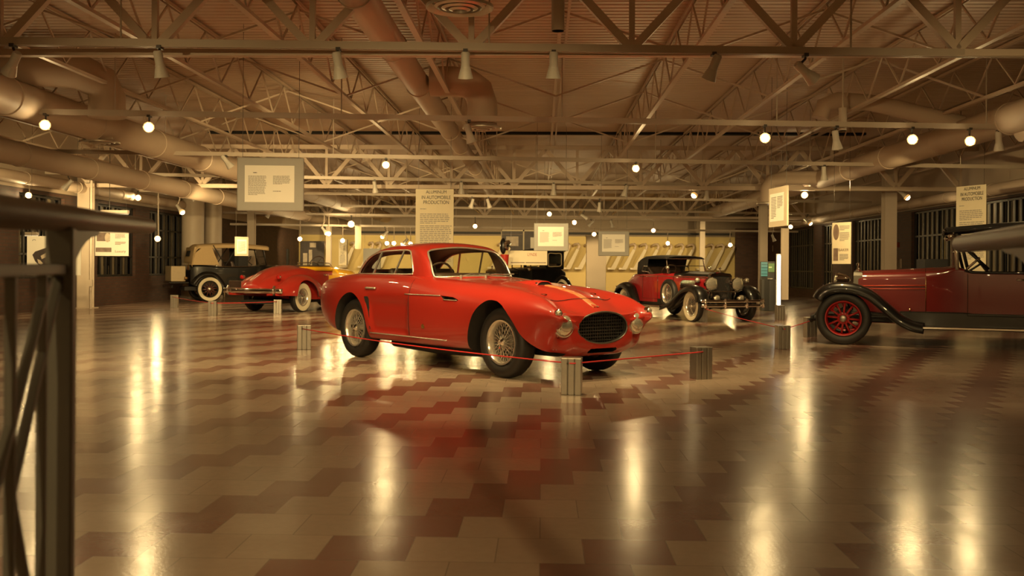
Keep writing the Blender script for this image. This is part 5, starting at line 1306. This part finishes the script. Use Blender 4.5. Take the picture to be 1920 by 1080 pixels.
def text(t, body, fx, fy, fh, m='ink', wmax=None, lift=.006, bold=0.0, name='lettering'):
    w, h, y = t['_w'], t['_h'], t['_y']; cu = bpy.data.curves.new(name, 'FONT'); cu.body = body; cu.size = 1; cu.align_x = 'CENTER'; cu.align_y = 'CENTER'; cu.offset = bold
    o = bpy.data.objects.new(name, cu); C.objects.link(o); bpy.context.view_layer.update()
    me = bpy.data.meshes.new_from_object(o.evaluated_get(bpy.context.evaluated_depsgraph_get())); bpy.data.objects.remove(o, do_unlink=True)
    xs = [v.co.x for v in me.vertices]; ys = [v.co.y for v in me.vertices]; s = fh*h/(max(ys)-min(ys)); sx = s
    if wmax: sx = wmax*w/(max(xs)-min(xs))
    cx, cy_ = (max(xs)+min(xs))/2, (max(ys)+min(ys))/2
    for v in me.vertices: v.co = V(((v.co.x-cx)*sx+fx*w-w/2, y-lift, (v.co.y-cy_)*s+h/2-fy*h))
    me.materials.clear(); me.materials.append(M_[m]); o = bpy.data.objects.new(name, me); C.objects.link(o); o.parent = t; return o
M_['photo_dark'] = mat('dark printed photograph', (0.055, 0.042, 0.04), .5, var=.5, scale=6)
M_['photo_mid'] = mat('brown printed photograph', (0.20, 0.14, 0.11), .5, var=.6, scale=9)
M_['photo_light'] = mat('pale printed photograph', (0.55, 0.47, 0.36), .5, var=.4, scale=9)
M_['red_print'] = mat('dull red print', (0.42, 0.10, 0.06), .6, var=.1)
M_['banner'] = mat('ivory banner cloth', (0.72, 0.64, 0.46), .7, var=.03)
def caption(label, x0, y0, x1, y1, dep, yaw, n=9, sheet=(.12, .13, .86, .83)):
    t = board('caption_board', label, 'sign', x0, y0, x1, y1, dep, yaw, 'panel', .035, round_=.02)
    a, b, c, d = sheet; patch(t, 'paper_sheet', a, b, c, d, 'paper', .003, .004); W, H = c-a, d-b
    lines(t, a+W*.17, b+H*.19, a+W*.32, b+H*.23, 1, 'ink', .007, 0)
    lines(t, a+W*.07, b+H*.28, a+W*.44, b+H*.82, 2*n, lift=.007); lines(t, a+W*.57, b+H*.28, a+W*.94, b+H*.52, n, lift=.007); lines(t, a+W*.57, b+H*.69, a+W*.9, b+H*.73, 1, lift=.007, ragged=0)
    return t
caption('grey framed text panel hanging large at left, two columns of print', 445.5, 295.5, 569.5, 396, 12.6, .05, 9, (.118, .15, .858, .835))
caption('grey caption board hanging over the white banner, larger of the two above the coupe hood', 1001, 418.5, 1066, 470.5, 21, -.03)
caption('grey caption board hanging left of the black soft top, in front of the white pillar', 1122, 433.5, 1179.5, 480, 23, -.06)
t = board('caption_board', 'bright slanted hanging sign with pale border at right of centre', 'sign', 1444, 351, 1475.5, 425, 15.5, -1.47, 'sign_edge', .03, stretch=.77)
patch(t, 'paper_sheet', .08, .15, .85, .86, 'paper', .003, .004); lines(t, .16, .24, .45, .8, 14, lift=.007); lines(t, .5, .24, .8, .55, 8, lift=.007)
t = board('caption_board', 'small bright hanging sign in front of the black touring car roof', 'sign', 444.5, 444, 461.5, 480, 24, .7, 'sign_edge', .03, stretch=.34)
patch(t, 'paper_sheet', .14, .14, .86, .88, 'paper', .003, .004); lines(t, .2, .24, .8, .8, 12, lift=.007)
def story_banner(label, x0, y0, x1, y1, dep, yaw, stretch=None):
    t = board('story_banner', label, 'banner', x0, y0, x1, y1, dep, yaw, 'banner', .02, stretch=stretch); h0 = 150/(y1-y0)
    f = lambda px: px/(y1-y0)*1.0*((x1-x0)/71 if stretch is None else 1)
    text(t, 'ALUMINUM', .54, f(5.5), f(6), wmax=.54, bold=0); text(t, 'IN AUTOMOBILE', .54, f(15.5), f(6.5), wmax=.76, bold=0); text(t, 'PRODUCTION', .54, f(24.7), f(6.5), wmax=.67, bold=0)
    lines(t, .12, f(36.5), .44, f(39), 1, 'greyink', ragged=0); lines(t, .12, f(46), .95, f(66), 6, gap=.45); lines(t, .12, f(68), .95, min(.98, f(140)), 21, gap=.45)
    return t
story_banner('tall ivory banner titled aluminum in automobile production, rising behind the coupe roof', 779, 354.5, 850.5, 500, 18.5, -.04)
story_banner('tall ivory story banner at far right, behind the canopy of the dark red tourer', 1795, 348, 1846, 560, 19.5, -1.2, stretch=.74)
t = board('photo_poster', 'hanging poster with an oval portrait and a photo, before the right barred windows', 'poster', 1562, 417, 1594, 495, 20.5, -1.12, 'banner', .02, stretch=.52)
mb = MB(); mb.prism([(.16*t['_w']*math.cos(2*PI*i/28)-.28*t['_w'], .19*t['_h']*math.sin(2*PI*i/28)+.27*t['_h']) for i in range(28)], lambda a, b: (a, t['_y']-.004, b), lambda a, b: (a, t['_y']-.001, b)); mb.build('oval_portrait', M_['photo_mid'], t)
lines(t, .42, .08, .95, .20, 4, 'greyink'); lines(t, .42, .24, .95, .46, 7); text(t, 'BAKER', .64, .66, .06, 'photo_mid', wmax=.55); patch(t, 'photograph', .08, .62, .34, .92, 'photo_mid', .004); lines(t, .42, .76, .92, .92, 5)
# left posters
t = board('car_poster', 'hanging white poster showing a tilted dark car, behind the left railing', 'poster', 53, 443, 150, 516, 20.5, .10, 'paper', .02)
def tilt(m_, pts, nm, lift):
    mb = MB(); mb.prism(pts, lambda a, b: (a, t['_y']-lift-.002, b), lambda a, b: (a, t['_y']-lift+.001, b)); return mb.build(nm, M_[m_], t)
w_, h_ = t['_w'], t['_h']
def fr(x, y): return ((x-53)/97*w_-w_/2, h_/2-(y-443)/73*h_)
tilt('photo_dark', [fr(*p) for p in ((63, 478), (68, 472), (84, 466), (95, 462), (100, 457), (108, 455), (113, 460), (113, 470), (106, 476), (107, 488), (100, 497), (96, 501), (90, 499), (82, 502), (76, 499), (68, 490))], 'car_picture', .003)
tilt('photo_light', [fr(*p) for p in ((78, 480), (88, 474), (100, 469), (103, 474), (92, 480), (80, 486))], 'car_picture_hood', .006); tilt('photo_light', [fr(*p) for p in ((72, 486), (77, 488), (82, 494), (79, 497), (74, 494))], 'car_picture_lamp', .006); tilt('photo_mid', [fr(93+6*math.cos(a), 493+7*math.sin(a)) for a in [2*PI*i/18 for i in range(18)]], 'car_picture_wheel', .008)
mb = MB(); mb.tube([(fr(66+3*math.cos(a), 452+2.5*math.sin(a))[0], t['_y']-.006, fr(66+3*math.cos(a), 452+2.5*math.sin(a))[1]) for a in [PI*.9*i/8+PI for i in range(9)]], .006, 5); mb.build('emblem', M_['greyink'], t)
t = board('photo_poster', 'brightly lit hanging poster of small photos in front of the left barred windows', 'poster', 180, 434, 240, 480, 21.5, .12, 'paper', .02)
patch(t, 'photograph', .05, .05, .44, .40, 'photo_mid', .004); mb = MB(); mb.prism([(.08*t['_w']*math.cos(2*PI*i/20)-.13*t['_w'], .19*t['_h']*math.sin(2*PI*i/20)+.25*t['_h']) for i in range(20)], lambda a, b: (a, t['_y']-.008, b), lambda a, b: (a, t['_y']-.005, b)); mb.build('oval_portrait', M_['photo_light'], t)
patch(t, 'photograph', .02, .66, .49, .84, 'photo_mid', .004); lines(t, .60, .42, .92, .56, 3, 'photo_mid'); text(t, 'Luxury', .76, .82, .13, 'photo_mid', wmax=.32); lines(t, .6, .1, .92, .3, 5)
# far display group
t = board('photo_display', 'tall dark portrait photo panel at the left end of the far wall', 'display panel', 563, 452, 608, 506, 38, .02, 'photo_dark', .04, True)
for q in ((.12, .42, .30, .95), (.36, .30, .50, .95), (.40, .06, .66, .22)): patch(t, 'photo_figure', *q, 'photo_light', .004)
t = board('text_column', 'tall printed text column panel beneath a lit spotlight, above the red speedster', 'display panel', 636, 449, 651, 497, 37, 0, 'banner', .25, False)
text(t, 'ELEGANCE', .5, .5, .3, 'greyink', wmax=.5, name='lettering'); lines(t, .15, .05, .85, .35, 8); lines(t, .15, .66, .85, .95, 8)
board('lit_banner', 'narrow bright hanging banner beside the brightest far spotlight', 'banner', 666, 424, 677, 467, 34, .3, 'banner', .03)
board('display_board', 'dark grey display board behind the rear of the red coupe roof', 'display panel', 681, 466, 714, 510, 38, 0, 'panel', .04, True)
t = board('photo_display', 'dark display panel with a quilt pattern, photo and pale frame, far centre', 'display panel', 939.5, 431, 1012, 470, 34, 0, 'photo_dark', .04, True)
patch(t, 'frame_bar', .0, 0, 1, .07, 'banner', .006); patch(t, 'frame_bar', .565, 0, .60, 1, 'banner', .006); patch(t, 'frame_bar', .0, 0, .018, 1, 'banner', .006); patch(t, 'photograph', .13, .32, .45, .78, 'photo_light', .005); patch(t, 'paper_sheet', .76, .36, .89, .88, 'paper', .005); patch(t, 'frame_bar', .02, .21, .56, .235, 'photo_mid', .006)
t = board('name_banner', 'white name banner with pleats and dark lower stripe, before the old black car', 'banner', 952, 470, 1026, 497, 28.6, 0, 'banner', .03, True)
text(t, 'LYNDE', .62, .27, .2, 'red_print', wmax=.23); patch(t, 'stripe', .08, .80, .43, .865, 'photo_mid', .004); patch(t, 'stripe', .45, .80, .97, .865, 'photo_mid', .004)
# ---------- white hanging panel, kiosk, light strip ----------
board('hanging_sign', 'narrow tall white hanging panel right of the bright light strip', 'display panel', 1464.5, 428, 1478, 562, 25.0, .35, 'cream_wall', .06, True, stretch=.20)
t = thing('information_kiosk', 'dark information kiosk with teal and green glowing screens, behind the roadster', 'kiosk', G(1441, 583), -.1)
mb = MB(); mb.box((0, .15, .40), (.36, .34, .80)); mb.build('cabinet', M_['kiosk'], t, bevel=.01); mb = MB(); mb.box((0, .22, 1.03), (.36, .10, .46)); mb.build('screen_back', M_['kiosk'], t)
def emis(n, c, s): return mat(n, (.02, .02, .02), .3, emit=c, estr=s, var=0)
mb = MB(); mb.box((-.09, .16, 1.06), (.16, .02, .36)); mb.build('teal_screen', emis('teal lit screen', (.10, .32, .19), .7), t); mb = MB()
for i in range(4): mb.box((-.09, .148, .94+.08*i), (.15, .004, .010))
mb.build('screen_print', M_['hole'], t); mb = MB(); mb.box((.09, .16, 1.10), (.15, .02, .22)); mb.build('green_screen', emis('green lit screen', (.20, .30, .05), .7), t)
mb = MB(); mb.box((.06, .148, 1.11), (.08, .004, .03)); mb.build('screen_text', emis('yellow lit text', (.9, .8, .2), .8), t); mb = MB(); mb.box((.03, -.03, .82), (.12, .05, .02)); mb.build('keyboard', M_['alu'], t)
p = G(1459.5, 586); t = thing('light_strip', 'tall glowing white vertical light strip beside the white hanging panel', 'lamp', p, 0)
mb = MB(); mb.box((0, .03, .72), (.11, .04, 1.44)); mb.build('strip_housing', M_['cream'], t); mb = MB(); mb.box((.01, -.005, .72), (.06, .03, 1.38)); mb.build('light_tube', emis('cool white light tube', (1.0, .97, .85), 7), t)
p = P(518, 505, 44); p.z = 0; t = thing('display_cabinet', 'far display cabinet with teal and yellow glowing windows, behind the touring car hood', 'display cabinet', p, 0)
mb = MB(); mb.box((0, .2, .9), (1.0, .3, 1.8)); mb.build('cabinet', M_['kiosk'], t); mb = MB(); mb.box((-.33, .03, 1.25), (.22, .05, .75)); mb.build('teal_screen', emis('teal lit window', (.08, .38, .28), .8), t); mb = MB(); mb.box((.14, .03, 1.2), (.46, .05, .62)); mb.build('yellow_screen', emis('green yellow lit window', (.32, .36, .04), .8), t); mb = MB(); mb.box((.14, .0, 1.3), (.2, .02, .3)); mb.build('screen_picture', emis('yellow picture', (.8, .6, .05), 1), t)
M_['exit'] = M_['cream_wall']
for (px, py, dep, lab) in ((531, 459, 44.5, 'small pale sign plate on the dark brick above the far left doorway'), (1452, 466, 44, 'small pale sign plate hanging in the dark area above the kiosk'), (1685, 494, 27, 'small pale notice plate on the right brick wall by the steel column')):
    mb = MB(); mb.box((0, 0, 0), (.16, .03, .26)); o = mb.build('sign_plate', M_['exit'], bevel=.004); o.location = P(px, py, dep); tag(o, lab, 'sign')
mb = MB(); mb.box((0, 0, 0), (.10, .06, .14)); o = mb.build('alarm_box', M_['red_print'], bevel=.006); o.location = P(1683, 459, 27); tag(o, 'small red alarm box on the right brick wall above the notice plate', 'alarm')
mb = MB(); mb.box((0, 0, 1.0), (.9, .06, 2.0)); o = mb.build('door_1', M_['hole'], bevel=.01); o.location = B(LW+.75, FWD-.06); o.rotation_euler.z = HALL; struct(o)
mb = MB(); mb.box((0, 0, 0), (.52, .4, 1.0)); o = mb.build('equipment_case', M_['black'], bevel=.02); p = P(1748, 492, 21); p.z = .65; 
for v in o.data.vertices: v.co.z = v.co.z*1.3
o.location = p; tag(o, 'black equipment case under the right barred windows behind the tourer hood', 'case')
# lamp valances by the left posters
for (x0, x1, y, dep, lab) in ((26, 71, 438, 22, 'cream fluorescent lamp bar above the tilted car poster'), (190, 241, 397, 20.5, 'cream fluorescent lamp bar hanging by the left steel column')):
    a, b = P(x0, y, dep), P(x1, y+(4 if x0 > 100 else 0), dep); t = thing('strip_lamp', lab, 'lamp', a, math.atan2((b-a).y, (b-a).x)); L = (b-a).length
    mb = MB(); mb.box((L/2, 0, 0), (L, .12, .07)); mb.build('housing', M_['track'], t, bevel=.01); mb = MB(); mb.box((L/2, 0, -.045), (L*.96, .08, .02)); mb.build('diffuser', emis('faint lit diffuser %d' % x0, (1, .75, .4), .7), t)
    mb = MB(); mb.tube([(L*.3, 0, .03), (L*.3, 0, DECK-a.z)], .006, 6); mb.build('hanger_rod', M_['dark_metal'], t)
# ---------- slanted display arms on the ochre wall ----------
M_['arm'] = mat('white enamelled display arm', (0.70, 0.62, 0.46), .35, var=.06)
AR = [576, 599, 655, 690, 704, 722, 936, 1060, 1078, 1100, 1141, 1162, 1183, 1204, 1226, 1250, 1272, 1292, 1328, 1347, 1366]
ORD = ['first', 'second', 'third', 'fourth', 'fifth', 'sixth', 'seventh', 'eighth', 'ninth', 'tenth', 'eleventh', 'twelfth', 'thirteenth', 'fourteenth', 'fifteenth', 'sixteenth', 'seventeenth', 'eighteenth', 'nineteenth', 'twentieth', 'last']
for i, px in enumerate(AR):
    p = P(px, 500, FWD-.55); a, d = to_hall(p)
    t = thing('wall_strut', 'slanted white metal arm on the ochre far wall, %s from the left' % ORD[i], 'display arm', B(a, FWD-.02), HALL, 'slanted arms along the far wall')
    mb = MB(); mb.hexa([(-.42, -.40, 1.02), (-.18, -.40, 1.02), (-.18, -.30, 1.02), (-.42, -.30, 1.02), (.06, -.62, 1.92), (.20, -.62, 1.92), (.20, -.55, 1.92), (.06, -.55, 1.92)]); mb.build('arm_beam', M_['arm'], t, bevel=.008)
    mb = MB(); mb.tube([(.13, -.585, 1.88), (.19, -.55, 2.04), (.14, -.45, 2.14), (.0, -.32, 2.12), (-.08, -.04, 2.05)], .06, 8); mb.build('arm_hook', M_['steel'], t, smooth=True)
    mb = MB(); mb.box((-.38, -.19, 1.02), (.34, .38, .09)); mb.build('arm_foot', M_['arm'], t, bevel=.01)
mb = MB(); mb.bar((-8.5, FWD-.35, 2.62), (8.6, FWD-.35, 2.62), .14, .10); o = mb.build('cable_tray', M_['under']); o.rotation_euler.z = HALL; tag(o, 'long dark cable tray along the top of the ochre far wall', 'cable tray')
# ---------- old lamp standard left of the white name banner ----------
p = P(946, 500, 28.1); p.z = 0; t = thing('lamp_standard', 'black and chrome antique lamp on a red bucket stand, behind the coupe windscreen', 'antique lamp', p, 0)
mb = MB(); mb.lathe([(.06, 0), (.06, .02), (.025, .05), (.025, .95), (.10, 1.10), (.13, 1.42), (0, 1.42)], 20); mb.build('stand', M_['red_paint'], t, angle=40)
mb = MB(); mb.ball((-.04, 0, 1.66), .16, 18, 12, (.62, .8, 1.45)); mb.build('lamp_body', M_['black_paint'], t, smooth=True); mb = MB(); mb.lathe([(.04, -.05), (.14, 0), (.15, .08), (.12, .1), (0, .11)], 20, (.04, 0, 1.68), (1, -.5, 0)); mb.build('lens', M_['chrome'], t, angle=40)
# ---------- railings in the foreground ----------
def railing(side, label):
    s = side; t = thing('railing', label, 'railing', (0, 0, 0), 0, 'entrance railings')
    if s < 0: A, Bq = V((-.637, 1.0, 1.143)), V((-1.265, 3.47, 1.212))
    else: A, Bq = V((.777, 1.0, 1.147)), V((1.35, 3.0, 1.158))
    d = (Bq-A).normalized(); hr = part('handrail', t)
    mb = MB(); n = 8; rr = .026
    mb.tube([A-d*.9, lerp(A, Bq, .5), Bq-d*rr]+[Bq-d*rr+d*rr*math.sin(PI/2*k/5) for k in range(1, 6)], [rr]*3+[max(.002, rr*math.cos(PI/2*k/5)) for k in range(1, 6)], 20); mb.build('rail_tube', M_['handrail'], hr, smooth=True)
    pt = lerp(A, Bq, (1.926-1.0)/2.47 if s < 0 else .93/2.0)   # end post with a curved gusset
    dd = V((d.x, d.y, 0)).normalized(); sd = V((dd.y, -dd.x, 0))
    mb = MB(); mb.bar(V((pt.x, pt.y, -.0)), V((pt.x, pt.y, pt.z-.02)), .045, .05, up=sd); mb.build('post', M_['rail'], t, bevel=.004)
    o = [(-.02, 0), (-.02, -.17), (.025, -.17)]+[(.025+.36*(1-math.cos(PI/2*k/8)), -.17+.15*math.sin(PI/2*k/8)) for k in range(1, 9)]+[(.50, 0)]
    mb = MB(); zs = (Bq.z-A.z)/math.hypot(Bq.x-A.x, Bq.y-A.y); mb.prism(o, lambda a, b: pt+dd*a+V((0, 0, b-.015+zs*a))+sd*.008, lambda a, b: pt+dd*a+V((0, 0, b-.015+zs*a))-sd*.008); mb.build('gusset', M_['rail'], t)
    q0 = pt-dd*1.25
    mb = MB(); mb.bar(q0+V((0, 0, -.10)), pt+V((0, 0, -.10)), .03, .02); mb.build('upper_rail', M_['rail'], t, bevel=.003)
    mb = MB(); mb.bar(V((q0.x, q0.y, .12)), V((pt.x, pt.y, .12)), .03, .02); mb.build('lower_rail', M_['rail'], t, bevel=.003)
    k = 0
    for x in (.17, .40, .62, .84, 1.05):
        b0 = pt-dd*x; mb = MB(); mb.bar(V((b0.x, b0.y, .12)), V((b0.x, b0.y, pt.z-.10)), .016, .016, up=sd); mb.build('baluster', M_['rail'], t, bevel=.002)
    for x0, z0, x1, z1 in ((.02, 1.05, .40, .72), (.13, 1.05, .58, .68), (.40, .72, .04, .16), (.58, .68, .20, .13)):
        b0, b1 = pt-dd*x0, pt-dd*x1; mb = MB(); mb.bar(V((b0.x, b0.y, z0)), V((b1.x, b1.y, z1)), .016, .016, up=sd); mb.build('brace', M_['rail'], t, bevel=.002)
    return t
railing(-1, 'dark painted steel railing with wooden handrail close at the left edge')
railing(1, 'dark wooden handrail end of the railing poking in at the right edge')
# ---------- beams of the away-facing ceiling spots, plus added ones without any housing ----------
EXPO = 0.0
def down(ti_or_p, px, target, power, size=100, blend=.8):
    p = on_track(ti_or_p, px) if isinstance(ti_or_p, int) else V(ti_or_p)
    p = p + V((0, 0, -.34 if ti_or_p != 3 else -.75)); d = V(target)-p
    return lamp(p+d.normalized()*.12, None, power*LPOW, math.radians(size), blend, target=target)
hero = V((-0.6, 10.9, .6))
for px, tg, pw in ((25, (-7, 12.5, 0), 340), (300, (-4, 12.5, 0), 340), (635, (-1.6, 11.4, .6), 400), (873, (-.7, 10.5, .6), 420), (1038, (.4, 9.8, .5), 380), (1338, (1.6, 11, 0), 380), (1510, (4.4, 13, .4), 380)):
    down(0, px, tg, pw*.85)
for (x, y, tg, pw) in ((-4.5, 5.0, (-2.4, 10, .4), 420), (-1.2, 5.0, (-.6, 9.6, .6), 460), (1.2, 5.2, (0.2, 9.2, .5), 380), (4.2, 5.2, (4.5, 11, .3), 380), (-7, 5, (-6, 9, 0), 300)):
    down((x, y, up(3.58)), 0, tg, pw*.85, 76)  # unseen lamps added above the view to light the coupe from the front
for (x, y) in ((-5, -2), (0, -2.5), (5, -2), (-2.5, 1)):
    down((x, y, up(3.58)), 0, (x*1.05, y+2.2, 0), 430, 110)  # unseen lamps added around the camera to brighten the foreground
for ti, px, tg, pw in ((1, 400, (-4.6, 19, 0), 420), (1, 650, (-4.4, 21, .5), 560), (1, 880, (-1.4, 13.2, .3), 420), (1, 1250, (2.4, 17, .3), 420), (1, 1568, (5, 15.5, .5), 300), (1, 1872, (8, 14.6, .6), 300),
                       (2, 35, (-9.6, 23, 1), 380), (2, 425, (-5.6, 23.4, .4), 500), (2, 600, (-4.8, 22.8, .5), 700), (2, 1000, (.8, 22, .5), 400), (2, 1300, (3.8, 20.2, .8), 520), (2, 1545, (7, 22, .8), 300),
                       (3, 128, (-10.6, 29, 1.2), 300), (3, 400, (-8.4, 29, .8), 420), (3, 703, (-3.6, 29, .5), 420), (3, 865, (-1, 29, .6), 420), (3, 1038, (1, 29, .6), 420), (3, 1400, (6, 29, .6), 320)):
    down(ti, px, tg, pw*1.3)  # some sit on bare track, added to raise the general light
for a in (-10.2, -8.6, -7.0, -5.4, -3.8, -2.2, -.6, 1.0, 2.6, 4.2, 5.8, 7.4):      # added beams without fixtures that brighten the ochre far wall
    lamp(B(a, 41.2, 2.5), None, 430*LPOW, math.radians(84), .8, target=B(a-.6, FWD, .9), r=.05)
# fixtureless beams added to brighten the hanging boards, posters and pillar
for loc, tg, pw in (((2.0, 13.6, 2.9), P(1460, 388, 15.5), 800), ((4.6, 15.6, 2.5), P(1820, 420, 19.5), 1000), ((4.6, 13.6, 2.95), P(1578, 455, 20.5), 650), ((-7.0, 18.8, 2.4), P(212, 455, 21.5), 420), ((-7.9, 17.0, 2.9), P(95, 480, 20.5), 700), ((-6.6, 19.6, 2.9), P(453, 462, 24), 300), ((-1.6, 12.6, 2.95), P(815, 420, 18.5), 120), ((-3.0, 8.9, 2.9), P(507, 345, 12.6), 90), ((.6, 17.6, 2.9), P(1034, 445, 21), 90), ((2.0, 17.6, 2.9), P(1150, 457, 23), 170),
                    ((-4.4, 29.5, 2.3), P(671, 445, 34), 700), ((.0, 24, 2.6), P(985, 470, 29), 500), ((2.3, 36.2, 2.2), P(1117, 500, 40), 900), ((-5.6, 31, 2.6), P(643, 475, 37), 1400), ((6.9, 20.0, 2.9), P(1471, 490, 25), 1300)):
    lamp(loc, None, pw*LPOW, math.radians(34), .6, target=tg, r=.04)

for x in (-7, -3.5, 0, 3.5, 7):                      # unseen lamps added so the wall behind the camera bounces light forward
    lamp((x, -6.2, 2.62), None, 420*LPOW, math.radians(120), .8, target=(x, BK, 1.9), r=.05)
# ---------- render look ----------
sc.view_settings.view_transform = 'Standard'; sc.view_settings.look = 'None'; sc.view_settings.gamma = 1.0
sc.view_settings.use_curve_mapping = False; sc.view_settings.exposure = EXPO
cy = sc.cycles
cy.max_bounces = 6; cy.diffuse_bounces = 3; cy.glossy_bounces = 4; cy.transmission_bounces = 4; cy.transparent_max_bounces = 12
cy.caustics_reflective = False; cy.caustics_refractive = False; cy.sample_clamp_indirect = 4.0; cy.blur_glossy = 0.6
cy.use_denoising = True
try: cy.denoiser = 'OPENIMAGEDENOISE'
except Exception: pass
